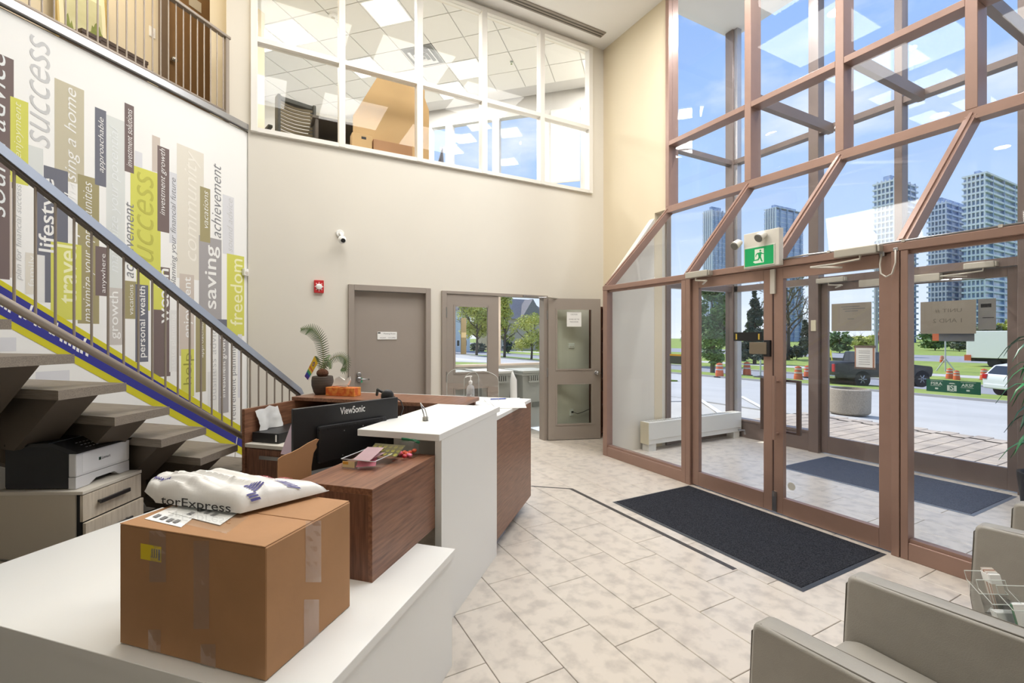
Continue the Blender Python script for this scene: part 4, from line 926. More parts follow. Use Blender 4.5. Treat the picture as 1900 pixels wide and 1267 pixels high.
for k, (xa, xb, yt, a, lab) in enumerate(((829, 888, 683, 4.05, 'rounded clear acrylic screen nearer the tissue box on the desk'), (861, 925, 688, 3.95, 'rounded clear acrylic screen behind the sanitiser bottle'))):
    l_, r_ = onA(xa, 730, a)[1], onA(xb, 730, a)[1]; zt = onA((xa+xb)/2, yt, a)[2]
    poly = [(l_, ZWT+.002), (r_, ZWT+.002)]+[((l_+r_)/2+(r_-l_)/2*math.cos(t*math.pi/20), zt-.09+.09*math.sin(t*math.pi/20)) for t in range(21)]
    t = put('acrylic_screen', lab, 'screen', (a, (l_+r_)/2, ZWT), 'acrylic desk screens')
    MB(AB).prism(poly, lambda u, v, w_: (w_, u, v), a, a+.004).build('sheet', ACRYL, t)
    m_ = MB(AB); m_.tube([(a+.002, u, v) for u, v in poly[1:]+poly[:1]], .0016, 4); m_.build('edge', mat('acrylic_edge', (206, 212, 208), .3), t)
cd = put('candy_heap', 'little heap of orange and red wrapped candies on the desk corner', 'candies', (3.75, 1.5, ZWT)); k_ = onZ(864, 745, ZWT); k2 = toAB(k_)
for k in range(16): MB(AB).ball((k2[0]+random.uniform(-.02, .06), k2[1]+random.uniform(-.08, .05), ZWT+.011+random.uniform(0, .012)), .013, 8, 6, (1.5, 1, .8)).build('candy', mat(('coral_candy', 'peach_candy', 'cream_candy')[k % 3], ((226, 100, 72), (232, 170, 120), (232, 214, 170))[k % 3], .4), cd, smooth=True)
pp = put('paper_pad', 'stack of white forms with a blue pen on the white desk top', 'papers', (3.95, 1.25, ZWT))
for k, pl in enumerate(([(897, 740), (964, 738), (969, 748), (905, 750)], [(908, 745), (972, 744), (977, 756), (921, 757)])):
    q = [onZ(x, y, ZWT+.002+.003*k) for x, y in pl]; MB().add([p[:] for p in q]+[(p.x, p.y, ZWT+.0005) for p in q], [[0, 1, 2, 3], [7, 6, 5, 4]]+[[i, 4+i, 4+(i+1) % 4, (i+1) % 4] for i in range(4)]).build('sheet', PAPER, pp)
pn = put('pen', 'blue pen lying on the white forms', 'pen', (3.95, 1.4, ZWT+.006))
q = [onZ(910, 740.5, ZWT+.011), onZ(938, 739.5, ZWT+.011)]; MB().tube([p[:] for p in q], .006, 8).build('barrel', mat('blue_pen', (70, 90, 170), .4), pn)
MB().tube([(q[1])[:], (q[1]+(q[1]-q[0])*.12)[:]], .006, 8, r2=.001).build('tip', STEEL, pn)
# ------------------------------------------------------------------ mats
MATT = mat('charcoal_carpet_mat', (66, 68, 75), .95, rgb2=(24, 25, 29), vscale=120, detail=3, bump=.7, bscale=150, spec=.1)
MATB = mat('blue_grey_carpet_mat', (92, 100, 116), .95, rgb2=(62, 68, 82), vscale=120, detail=2, bump=.5, bscale=300, spec=.1)
RUB = mat('dark_rubber_edge', (62, 66, 72), .45)
def floor_mat(name, lab, x0, y0, x1, y1, m, rub):
    t = thing(name, lab, 'mat', ((x0+x1)/2, (y0+y1)/2, 0))
    mb = MB(); e_ = .028
    P = [(x0, y0), (x1, y0), (x1, y1), (x0, y1)]; Q = [(x0+e_, y0+e_), (x1-e_, y0+e_), (x1-e_, y1-e_), (x0+e_, y1-e_)]
    mb.add([(x, y, .0012) for x, y in P]+[(x, y, .007) for x, y in Q], [[i, (i+1) % 4, 4+(i+1) % 4, 4+i] for i in range(4)]+[[0, 1, 2, 3]]).build('rubber_border', rub, t)
    MB().box(x0+e_, y0+e_, .002, x1-e_, y1-e_, .011, b=.003).build('pile', m, t)
floor_mat('door_mat', 'charcoal entrance mat on the lobby tiles in front of the glass double doors', 2.985, 1.69, 4.045, 3.49, MATT, RUB)
floor_mat('door_mat', 'blue-grey entrance mat on the vestibule tiles behind the glass doors', 5.58, 1.68, 6.66, 3.46, MATB, mat('blue_rubber_edge', (110, 118, 132), .5))

# ------------------------------------------------------------------ tub chairs, side table, leaflet holders
def soft(mb, poly, x0, x1, b=.02):
    n = len(poly); cx = sum(p[0] for p in poly)/n; cz = sum(p[1] for p in poly)/n
    rows = [(x0, -.35), (x0, .0), (x0+b*.35, .65), (x0+b, 1), (x1-b, 1), (x1-b*.35, .65), (x1, 0), (x1, -.35)]
    vs = []
    for x, f in rows:
        for y, z in poly:
            d = math.hypot(y-cx, z-cz); k = (d-b*(1-f))/d; vs.append((x, cx+(y-cx)*k, cz+(z-cz)*k))
    fs = [list(range(n))[::-1], [7*n+i for i in range(n)]]
    for r in range(7):
        for i in range(n): fs.append([r*n+i, r*n+(i+1) % n, (r+1)*n+(i+1) % n, (r+1)*n+i])
    return mb.add(vs, fs)
def rnd(poly, r=.03, n=4):
    out = []; k = len(poly)
    for i in range(k):
        p, a, c = Vector(poly[i]), Vector(poly[i-1]), Vector(poly[(i+1) % k]); u = (a-p).normalized(); v = (c-p).normalized()
        for j in range(n+1):
            t = j/n; q = (p+u*r)*(1-t)**2+p*2*t*(1-t)+(p+v*r)*t*t; out.append((q.x, q.y))
    return out
SEAM = mat('dark_seam', (98, 93, 84), .7)
CHW = .70
def tub_chair(lab, loc, rot):
    t = thing('tub_chair', lab, 'chair', loc, rot, 'grey vinyl tub chairs'); fr = RT(rot, *loc)
    arm = rnd([(.0, .10), (.69, .10), (.715, .30), (.695, .665), (.0, .69)], .03)
    for x0, x1 in ((0, .095), (CHW-.095, CHW)):
        o = soft(MB(fr), arm, x0, x1, .014).build('armrest', LEATHER, t, smooth=True, auto=50)
        for x in (x0+.012, x1-.012):
            MB(fr).tube([(x, .69, .12), (x, .713, .30), (x, .70, .625), (x, .67, .662), (x, .02, .692)], .0028, 5).build('piping', SEAM, o)
    soft(MB(fr), rnd([(.10, .26), (.69, .26), (.70, .41), (.65, .435), (.10, .42)], .022), .10, CHW-.10, .02).build('seat', mat('pale_grey_vinyl', (172, 168, 160), .42, var=.08, vscale=9, bump=.1, bscale=240), t, smooth=True, auto=50)
    MB(fr).box(.10, .0, .12, CHW-.10, .10, .74, b=.02).build('backrest', LEATHER, t)
    MB(fr).box(.098, .1, .10, CHW-.098, .68, .26).build('apron', LEATHER, t)
    for x in (.05, CHW-.05):
        for y in (.06, .64): MB(fr).tube([(x, y, 0), (x, y, .10)], .018, 10, r2=.024).build('leg', DARK, t)
    return t
A1 = math.radians(-4)
tub_chair('grey vinyl tub chair with its pale seat showing, nearest the leaflet table', (1.452-.02, .275, 0), math.radians(1))
tub_chair('grey vinyl tub chair beyond the leaflet table, in front of the glass side panel', (3.155, .245, 0), math.radians(2))
tbl = thing('side_table', 'small white round side table between the two grey tub chairs', 'table', (2.66, .45, 0))
MB().lathe([(.29, .455), (.3, .46), (.3, .478), (.295, .482)], (2.66, .45, 0), 40).build('table_top', WHITEL, tbl, smooth=True, auto=40)
MB().tube([(2.66, .45, .02), (2.66, .45, .456)], .03, 14).build('column', STEEL, tbl, smooth=True, auto=40)
MB().lathe([(.2, 0), (.2, .012), (.05, .025)], (2.66, .45, 0), 28).build('foot', STEEL, tbl, smooth=True, auto=40)
def holder(lab, x, y, rot, rack, load):
    fr = RT(rot, x, y, .483); t = thing('leaflet_holder', lab, 'leaflet holder', (x, y, .483), rot, 'acrylic leaflet holders')
    lean = lambda p: fr((p[0], p[1]+p[2]*.35, p[2]))
    for a in ((-.055, -.002, 0, .055, .001, .085), (-.055, .045, 0, .055, .048, .145), (-.055, .001, 0, -.052, .045, .115), (.052, .001, 0, .055, .045, .115), (-.055, .001, 0, .055, .045, .003)): MB(lean).box(*a).build('sheet', ACRYL, t)
    m_ = MB(lean); m_.tube([(-.055, 0, .085), (.055, 0, .085)], .0016, 4).tube([(-.055, .046, .145), (.055, .046, .145)], .0016, 4).tube([(-.055, 0, .085), (-.055, .046, .115), (-.055, .046, .145)], .0014, 4).tube([(.055, 0, .085), (.055, .046, .115), (.055, .046, .145)], .0014, 4).build('edge', mat('acrylic_edge', (206, 212, 208), .3), t)
    return t, lean
t, ln = holder('clear leaflet holder with a stack of folded leaflets leaning in it', *onZ(1858, 1150, .483)[:2], -.55, 0, 0)
lf_ = thing('leaflet_stack', 'stack of folded leaflets sticking out of the first clear holder', 'leaflets', ln((.03, .02, .02)))
for k in range(7):
    MB(lambda p: ln((p[0], p[1]+.0045*k, p[2]+.002*k))).box(.005, .006, .01, .05, .0095, .15).build('leaflet', mat('leaflet_%d' % (k % 3), ((210, 198, 186), (176, 132, 110), (226, 222, 216))[k % 3], .6), lf_)
MB(ln).box(.004, .004, .115, .051, .042, .152, b=.003).build('paper_band', PAPER, lf_)
t, ln = holder('clear leaflet holder with small white cards beside the leaflet stack', *onZ(1884, 1172, .483)[:2], -.55, 0, 0)
cdk = thing('card_stack', 'small white cards lying in the second clear holder', 'cards', ln((0, .02, .01)))
for k in range(4): MB(lambda p: ln((p[0], p[1]+.007*k, p[2]))).box(-.045, .006, .005, .04, .010, .055).build('card', PAPER, cdk)
t, ln = holder('clear leaflet holder with a green edged leaflet at the frame edge', *onZ(1925, 1185, .483)[:2], -.55, 0, 0)
lf2 = thing('leaflet', 'green edged leaflet in the third clear holder', 'leaflet', ln((0, .02, .01)))
MB(ln).box(-.045, .01, .005, .045, .014, .10).build('page', PAPER, lf2); MB(ln).box(-.05, .01, .005, -.045, .015, .10).build('green_edge', mat('leaflet_green', (70, 130, 96), .5), lf2)

# ------------------------------------------------------------------ radiator in the vestibule
rad = thing('baseboard_heater', 'long low white convector heater on feet along the vestibule end wall', 'heater', (5.75, 4.82, 0))
RW = mat('heater_white', (222, 221, 214), .45); RS = mat('heater_cream', (214, 206, 180), .5)
MB().box(4.72, 4.76, .10, 6.72, 4.91, .405, b=.004).build('casing', RW, rad)
MB().box(4.715, 4.755, .10, 4.725, 4.915, .408, b=.002).build('end_cap', RS, rad)
for x in (4.74, 6.55): MB().box(x, 4.775, 0, x+.14, 4.90, .10).build('foot', RW, rad)
m_ = MB()
for i in range(40): m_.box(4.78+i*.048, 4.80, .404, 4.80+i*.048, 4.88, .4085)
m_.build('top_grille', mat('grille_grey', (170, 168, 162), .5), rad)
MB().box(4.73, 4.754, .165, 6.71, 4.758, .172).build('seam', EDGEL, rad)
MB().tube([(6.62, 4.74, .13), (6.70, 4.70, .13), (6.72, 4.7, .06)], .014, 8).build('valve', STEEL, rad)

# ------------------------------------------------------------------ exit sign, closers, conduit, cable loops
EX = thing('exit_sign', 'green running-man exit sign with two emergency lamps above the glass double doors', 'exit sign', (XL-.09, 2.65, 2.235))
EXW = mat('exit_housing', (226, 222, 212), .5)
MB().box(XL-.12, 2.47, 2.235, XL-.056, 2.81, 2.565, b=.006).build('housing', EXW, EX)
MB().box(XL-.127, 2.505, 2.243, XL-.119, 2.805, 2.432, b=.003).build('sign_frame', mat('exit_frame', (216, 222, 208), .5), EX)
MB().box(XL-.1285, 2.517, 2.255, XL-.1265, 2.793, 2.42).build('green_panel', mat('exit_green', (0, 160, 92), .4, emit=(0, 160, 92), estr=.25), EX)
u0, u1 = 2.71, 2.80-.18
exf = lambda u, v: (XL-.1292, 2.793-.276*u, 2.255+.165*v)
def exq(mb, pts, d=0): mb.add([(exf(u, v)[0]-d, *exf(u, v)[1:]) for u, v in pts], [list(range(len(pts)))])
m_ = MB(); exq(m_, [(.36, .12), (.68, .12), (.68, .9), (.36, .9)]); exq(m_, [(.30, .20), (.36, .14), (.36, .30)]); m_.build('white_doorway', mat('exit_white', (222, 232, 216), .5, emit=(222, 232, 216), estr=.2), EX, flip=False)
GRN = MATS['exit_green']; m_ = MB()
exq(m_, [(.56+.032*math.cos(i*.524), .79+.055*math.sin(i*.524)) for i in range(12)], .0006)
for pl in ([(.47, .68), (.55, .71), (.60, .60), (.58, .44), (.50, .42)], [(.47, .70), (.40, .62), (.385, .48), (.41, .48), (.425, .58), (.50, .64)], [(.55, .70), (.60, .60), (.68, .57), (.68, .61), (.62, .65), (.58, .72)],
           [(.50, .46), (.47, .34), (.36, .32), (.34, .26), (.50, .27), (.56, .42)], [(.53, .46), (.58, .46), (.61, .32), (.64, .20), (.66, .16), (.60, .17), (.585, .22), (.555, .34)]): exq(m_, pl, .0006)
m_.build('running_man', GRN, EX, flip=False)
for y, z in ((2.84, 2.475), (2.60, 2.505)):
    c = (XL-.17, y, z); h = MB().tube([(XL-.12, y, z+.02), (XL-.15, y, z+.015), (XL-.20, y+.01, z-.02)], [.02, .035, .042], 14).build('lamp_head', EXW, EX, smooth=True, auto=40)
    MB().tube([(XL-.199, y+.01, z-.0195), (XL-.206, y+.0115, z-.0245)], .036, 16).build('lens', mat('grey_lens', (120, 120, 116), .3), h)
CLM = mat('closer_silver', (196, 192, 182), .4, .5)
def closer(lab, x, y0, y1, z, m=CLM, arm=1, out=-1):
    t = thing('door_closer', lab, 'door closer', (x, (y0+y1)/2, z))
    MB().box(x+out*.0, y0, z, x+out*.07, y1, z+.065, b=.008).build('body', m, t)
    MB().box(x, y0-.002, z+.008, x+out*.062, y0-.018, z+.058, b=.003).build('end_cap', m, t)
    ym = (y0+y1)/2; s_ = arm
    MB().tube([(x+out*.045, ym-s_*.03, z), (x+out*.05, ym-s_*.03, z-.03), (x+out*.055, ym-s_*.0+s_*.16, z-.045), (x+out*.11, ym+s_*.30, z-.055)], .009, 6).build('arm', m, t)
    MB().tube([(x+out*.11, ym+s_*.30, z-.055), (x+out*.03, ym+s_*.10, z-.075)], .009, 6).build('rod', m, t)
    return t
closer('silver door closer on the header above the far glass door beside the side light', XL-.05, 3.22, 3.50, 2.225, arm=-.55)
closer('silver door closer on the header above the glass door nearer the tub chairs', XL-.05, 1.74, 2.03, 2.225, arm=1)
CPL = mat('closer_putty', (186, 180, 166), .5)
closer('putty coloured door closer on the outer vestibule header above the parking notice', XO-.06, 3.28, 3.62, 2.33, CPL, -.6)
closer('putty coloured door closer on the outer vestibule header near the plant', XO-.06, 1.86, 2.10, 2.33, CPL, 1)
op = thing('door_operator', 'long pale automatic door operator bar on the outer vestibule header', 'door operator', (XO-.1, 2.6, 2.25))
MB().box(XO-.13, 2.30, 2.235, XO-.03, 3.10, 2.32, b=.006).build('casing', CPL, op)
MB().tube([(XO-.1, 2.36, 2.24), (XO-.16, 2.1, 2.225), (XO-.05, 1.95, 2.22)], .009, 6).build('arm', STEEL, op)
cdn = thing('cable_conduit', 'thin grey surface conduit running along the top of the bronze door header', 'conduit', (XL-.03, 1.5, 2.29))
MB().tube([(XL-.06, 2.48, 2.285), (XL-.06, 2.30, 2.296), (XL-.045, 2.12, 2.293), (XL-.045, .4, 2.293)], .008, 8).build('pipe', STEEL, cdn, smooth=True)
for y in (2.1, 1.6, 1.1): MB().box(XL-.058, y-.01, 2.284, XL-.03, y+.01, 2.304).build('bracket', EDGEL, cdn)
cab = thing('looped_cable', 'thin white cable looped between the double door and its jamb', 'cable', (XL-.065, 1.66, 2.05))
MB().tube([(XL-.062, 1.73, 2.215), (XL-.075, 1.735, 2.14), (XL-.085, 1.725, 2.07), (XL-.09, 1.69, 2.04), (XL-.085, 1.655, 2.06), (XL-.07, 1.64, 2.14), (XL-.058, 1.645, 2.235)], .006, 8).build('cord', EDGEL, cab, smooth=True)
MB().box(XL-.06, 1.715, 2.2, XL-.026, 1.745, 2.235, b=.003).build('clamp', STEEL, cab); MB().box(XL-.06, 1.63, 2.225, XL-.05, 1.66, 2.25, b=.002).build('clamp', STEEL, cab)
th = thing('door_contact', 'small cream door sensor box on the outer vestibule jamb', 'sensor', (XO-.1, 3.66, 1.75))
MB().box(XO-.105, 3.635, 1.68, XO-.085, 3.70, 1.83, b=.004).build('case', mat('cream_plastic', (222, 214, 186), .5), th)

# ------------------------------------------------------------------ papers and signs on the outer doors
GP = mat('back_lit_paper', (158, 150, 138), .8); GP2 = mat('paper_back', (170, 166, 160), .8)
def notice(name, lab, px0, px1, py0, py1, m, x=XO-.012, cat='notice'):
    a, b = onX(px0, (py0+py1)/2, x), onX(px1, (py0+py1)/2, x); z1, z0 = onX((px0+px1)/2, py0, x).z, onX((px0+px1)/2, py1, x).z
    t = thing(name, lab, cat, (x, (a.y+b.y)/2, z0)); MB().box(x-.0015, b.y, z0, x+.0015, a.y, z1).build('sheet', m, t)
    return t, lambda u, v: (x-.0025, a.y+(b.y-a.y)*u, z0+(z1-z0)*v)
t, f = notice('paper_notice', 'grey paper notice seen from behind on the outer door, with illegible show-through lines', 1543, 1617, 562, 614, GP)
m_ = MB()
for v, a, b in ((.86, .25, .72), (.78, .3, .85), (.70, .35, .68), (.42, .42, .58)): m_.quad(f(a, v), f(b, v), f(b, v+.025), f(a, v+.025))
m_.build('print', INK, t, flip=False)
t, f = notice('unit_notice', 'large grey paper seen from behind reading UNIT # 1 AND 2 in reverse', 1708, 1811, 558, 619, GP)
m_ = MB(); fm = lambda u, v: f(1-u, v)
text(m_, 'UNIT #', fm, .24, .72, .64, .76); text(m_, '1 AND 2', fm, .24, .76, .34, .46); m_.build('lettering', mat('show_through_ink', (118, 112, 104), .8), t, flip=False)
t, f = notice('signs_notice', 'grey strip of card with the foot of a word, below the UNIT notice', 1742, 1808, 617, 633, mat('grey_card', (140, 142, 146), .7), XO+.012)
t, f = notice('small_notice', 'narrow grey sheet with a black mark and two lines beside the UNIT notice', 1815, 1848, 554, 612, GP2, XO+.012)
m_ = MB(); m_.quad(f(.15, .72), f(.75, .72), f(.75, .84), f(.15, .84)); m_.quad(f(.25, .38), f(.9, .38), f(.9, .40), f(.25, .40)); m_.build('print', BLACKINK, t, flip=False)
t, f = notice('framed_notice', 'white printed notice in a dark banded holder on the outer glass door', 1586, 1624, 641, 685, PAPER)
m_ = MB(); m_.quad(f(-.02, .9), f(1.04, .9), f(1.04, 1), f(-.02, 1)); m_.quad(f(-.02, 0), f(1.04, 0), f(1.04, .08), f(-.02, .08)); m_.build('dark_band', BRONZE_D, t, flip=False)
m_ = MB(); m_.quad(f(0, .08), f(.06, .08), f(.06, .9), f(0, .9)); m_.quad(f(.88, .08), f(.97, .08), f(.97, .9), f(.88, .9)); m_.build('side_band', mat('rust_band', (178, 130, 106), .6), t, flip=False)
m_ = MB()
for v in (.76, .68, .56, .48, .4, .3, .2): m_.quad(f(.2, v), f(.75, v), f(.75, v+.015), f(.2, v+.015))
m_.build('print', INK, t, flip=False)
t, f = notice('turn_handle_sign', 'small grey sign with the black words PLEASE TURN HANDLE, partly hidden by the bronze jamb', 1637, 1678, 699, 718, mat('grey_sign', (118, 118, 112), .6), XO-.014)
m_ = MB(); text(m_, 'PLEASE', f, .15, .85, .70, .90); text(m_, 'TURN', f, .3, .75, .42, .62); text(m_, 'HANDLE', f, .15, .9, .12, .32); m_.build('lettering', BLACKINK, t, flip=False)
t, f = notice('green_notice', 'dark green sticker with white letters FSRA and ARSF on the outer glass', 1719, 1820, 706, 729, mat('green_print', (22, 98, 78), .5), XO-.012)
m_ = MB(); text(m_, 'FSRA', f, .09, .31, .55, .80, 0, .02); text(m_, 'ARSF', f, .66, .88, .55, .80, 0, .02); text(m_, 'S', f, .455, .52, .2, .62, 0, .02)
for a, b in ((.40, .45), (.525, .575)): m_.quad(f(a, .15), f(b, .15), f(b, .6), f(a, .6))
m_.quad(f(.45, .12), f(.525, .12), f(.525, .18), f(.45, .18)); m_.quad(f(.43, .72), f(.55, .72), f(.53, .8), f(.45, .8))
for a in (.17, .75): m_.quad(f(a, .2), f(a+.06, .2), f(a+.06, .34), f(a, .34))
for a, b in ((.08, .32), (.65, .92)): m_.quad(f(a, .90), f(b, .90), f(b, .925), f(a, .925)); m_.quad(f(a, .47), f(b-.04, .47), f(b-.04, .495), f(a, .495))
m_.build('lettering', mat('pale_green_print', (206, 222, 212), .6), t, flip=False)
t, f = notice('alarm_sticker', 'small dark sticker with a yellow top on the glass side light', 1243, 1264, 657, 675, mat('sticker_dark', (74, 84, 78), .5), XL+.006, 'sticker')
m_ = MB(); m_.quad(f(0, .82), f(1, .82), f(1, 1), f(0, 1)); m_.build('yellow_band', mat('sticker_yellow', (216, 168, 60), .6), t, flip=False)

# ------------------------------------------------------------------ fixtures on the back wall, ceiling slot
al = thing('fire_alarm', 'small red fire alarm strobe on the cream wall above the palm', 'fire alarm', (.61, 6.09, 2.13))
MB().box(.555, 6.06, 2.135, .665, 6.1, 2.29, b=.008).build('housing', mat('alarm_red', (196, 40, 44), .4), al)
MB().lathe([(.036, 0), (.036, -.012), (.02, -.022)], (.61, 6.06, 2.21), 18, 'y').build('strobe_lens', PAPER, al, smooth=True, auto=40)
m_ = MB()
for k in range(8): m_.box(.61+.043*math.cos(k*.785)-.005, 6.058, 2.21+.05*math.sin(k*.785)-.005, .61+.043*math.cos(k*.785)+.005, 6.0605, 2.21+.05*math.sin(k*.785)+.005)
m_.build('horn_slots', PAPER, al)
cm = thing('security_camera', 'small white security camera on the cream wall under the upper window', 'camera', (.863, 6.09, 2.75))
MB().lathe([(.045, 0), (.05, -.01), (.042, -.03)], (.855, 6.1, 2.885), 16, 'y').build('mount', PAPER, cm, smooth=True, auto=40)
MB().tube([(.855, 6.07, 2.885), (.86, 6.02, 2.86), (.865, 6.0, 2.82)], .02, 10).build('arm', PAPER, cm, smooth=True)
MB().ball((.865, 5.985, 2.79), .05, 16, 10, (1, 1.1, 1)).build('head', PAPER, cm, smooth=True)
MB().tube([(.868, 5.945, 2.775), (.87, 5.925, 2.77)], .026, 14).build('lens', DARK, cm)
p0, p1 = onZ(1118, 66, 6.4), onZ(962, 0, 6.4)
sv = thing('slot_diffuser', 'narrow grey slot air diffuser in the white lobby ceiling above the upper window', 'vent', ((p0.x+p1.x)/2, p0.y, 6.39))
yv = (p0.y+p1.y)/2
MB().box(p1.x-1.5, yv-.07, 6.385, p0.x, yv+.07, 6.4, b=.003).build('frame', mat('slot_frame', (150, 142, 132), .5), sv)
for dy in (-.03, .02): MB().box(p1.x-1.49, yv+dy, 6.382, p0.x-.02, yv+dy+.02, 6.386).build('slot', mat('slot_dark', (86, 80, 72), .6), sv)
def lobby_fill(x, y, lab):  # added unseen luminous panels, made large to light the lobby softly
    t = thing('ceiling_light', lab, 'ceiling light', (x, y, 6.4), 0, 'lobby ceiling lights')
    for q in ((-.66, -.66, .66, -.62), (-.66, .62, .66, .66), (-.66, -.62, -.62, .62), (.62, -.62, .66, .62)): MB().box(x+q[0], y+q[1], 6.385, x+q[2], y+q[3], 6.4).build('frame', WHITEP, t)
    MB().box(x-.62, y-.62, 6.39, x+.62, y+.62, 6.4).build('diffuser', MATS['lit_diffuser'], t)
    lamp('ceiling_lamp', (x, y, 6.38), 1.22, LOBBY_W, shape='SQUARE')
for x, y, lab in ((.6, 4.2, 'large square lobby light above the palm and the desk back'), (2.3, 4.2, 'large square lobby light in front of the double taupe door'), (4.0, 3.6, 'large square lobby light above the charcoal mat'),
                  (-.2, 2.0, 'large square lobby light above the cardboard box'), (1.7, 1.9, 'large square lobby light in front of the low white counter'), (3.6, 1.4, 'large square lobby light above the leaflet table')): lobby_fill(x, y, lab)
for x, y, lab in ((4.2, 3.6, 'round downlight above the far glass door'), (4.2, 1.4, 'round downlight above the glass side panel by the chairs')):
    t = thing('downlight', lab, 'ceiling light', (x, y, 6.4), 0, 'lobby downlights')
    MB().lathe([(.1, 0), (.1, -.012), (.08, -.014), (.075, 0)], (x, y, 6.4), 24).build('trim_ring', WHITEP, t, smooth=True, auto=40)
    lamp('downlight_lamp', (x, y, 6.37), .14, 8)
for a in (1.2, 3.0, 4.4): lamp('corridor_fill', AB((a, 5.0, 6.35)), .3, CORR_W, (1, .86, .64))  # added warm fill without fixtures, brightens the upstairs corridor
for x, y, lab in ((5.9, 3.9, 'round vestibule downlight above the far end of the blue-grey mat'), (5.9, 1.9, 'round vestibule downlight above the near end of the blue-grey mat')):
    t = thing('downlight', lab, 'ceiling light', (x, y, 6.6), 0, 'vestibule downlights')
    MB().lathe([(.14, 0), (.14, -.012), (.115, -.014), (.11, 0)], (x, y, 6.6), 24).build('trim_ring', WHITEP, t, smooth=True, auto=40)
    lamp('downlight_lamp', (x, y, 6.57), .2, 55, (.93, .97, 1))  # added cool lamps, brighten the vestibule floor like skylight

# dark bookcase in the far corner, fittings seen through the open leaf
bk = thing('bookcase', 'dark red-brown bookcase in the far corner behind the open taupe door', 'bookcase', (4.88, 5.95, 0))
DW = mat('dark_mahogany', (86, 46, 34), .45, var=.3, vscale=4, stretch=(12, 12, 1))
MB().box(4.72, 5.80, 0, 4.745, 6.09, 2.08).box(5.0, 5.80, 0, 5.025, 6.09, 2.08).build('side', DW, bk)
MB().box(4.745, 6.07, 0, 5.0, 6.09, 2.08).build('back', DW, bk)
for z in (.08, .5, .92, 1.34, 1.72, 2.06): MB().box(4.745, 5.81, z, 5.0, 6.07, z+.02).build('shelf', DW, bk)
for k, (z, x, h_, c) in enumerate(((.94, 4.83, .16, (52, 50, 56)), (.52, 4.85, .2, (110, 58, 44)), (1.36, 4.84, .15, (70, 44, 40)))):
    t = thing('book', ('dark book on the bookcase shelf at knob height', 'brown book on the low bookcase shelf', 'maroon book on the upper bookcase shelf')[k], 'book', (x, 5.9, z)); MB().box(x, 5.84, z+.001, x+.05, 6.0, z+h_, b=.002).build('cover', mat('book_%d' % k, c, .6), t); MB().box(x+.004, 5.838, z+.006, x+.046, 5.84, z+h_-.004).build('pages', EDGEL, t)
for (px, py, w_, h_, nm, lab, cat) in ((1060, 641, .055, .04, 'wall_plate', 'white wall control plate seen through the upper glass of the open door', 'wall plate'), (1060, 765, .035, .055, 'wall_outlet', 'white wall outlet with a plugged cord seen through the lower glass of the open door', 'outlet')):
    p = onY(px, py, 6.1); t = thing(nm, lab, cat, (p.x, 6.095, p.z-h_))
    MB().box(p.x-w_, 6.085, p.z-h_, p.x+w_, 6.1, p.z+h_, b=.004).build('plate', PAPER, t)
    if nm == 'wall_outlet':
        MB().box(p.x-.012, 6.06, p.z-.005, p.x+.02, 6.086, p.z+.022, b=.004).build('plug', DARK, t); MB().tube([(p.x+.01, 6.06, p.z+.008), (p.x+.08, 6.04, p.z-.02), (p.x+.2, 6.05, p.z+.0), (p.x+.35, 6.06, p.z+.04)], .005, 6).build('cord', DARK, t, smooth=True)
    else:
        for k in range(3): MB().box(p.x-.04+k*.03, 6.081, p.z-.022, p.x-.02+k*.03, 6.086, p.z-.008).build('button', EDGEL, t)

# ------------------------------------------------------------------ storage room behind the double door
tag(MB().box(1.9, 6.25, 0, 2.0, 8.45, 2.75).box(5.7, 6.25, 0, 5.8, 8.45, 2.75).box(1.9, 6.25, 2.7, 5.8, 8.45, 2.8).build('wall_store', mat('pale_green_grey_paint', (206, 208, 200), .8)), kind='structure')
w7 = S('window_7'); SILL = mat('putty_window_frame', (206, 188, 170), .5)
MB().box(2.0, 8.35, 0, 5.7, 8.5, 1.02).box(2.0, 8.35, 2.5, 5.7, 8.5, 2.7).build('wall_under', CREAM, w7)
for x in (2.0, 2.78, 4.16, 5.62): MB().box(x, 8.34, 1.02, x+.08, 8.46, 2.5).build('mullion', SILL, w7)
MB().box(2.0, 8.30, 1.02, 5.7, 8.46, 1.06).build('sill', SILL, w7); MB().box(2.0, 8.398, 1.06, 5.7, 8.402, 2.5).build('pane', GLASS, w7)
hb = thing('hanging_board', 'narrow brown board hanging in the storage room window behind the fixed door leaf', 'board', (2.95, 8.2, 1.3))
a_, b_ = onY(855, 590, 8.2), onY(865, 657, 8.2)
MB().box(a_.x, 8.19, b_.z, b_.x, 8.21, a_.z, b=.004).build('panel', mat('brown_board', (128, 112, 80), .6), hb); MB().box(a_.x+.005, 8.186, (a_.z+b_.z)/2-.03, b_.x-.005, 8.19, (a_.z+b_.z)/2+.07).build('pale_band', mat('pale_band', (176, 156, 116), .6), hb)
MB().tube([(a_.x+.03, 8.2, a_.z), (a_.x+.03, 8.2, 2.69)], .003, 4).build('cord', INK, hb)
BIN = mat('bin_grey', (168, 170, 164), .55, var=.05); LID = mat('bin_lid', (214, 214, 210), .5)
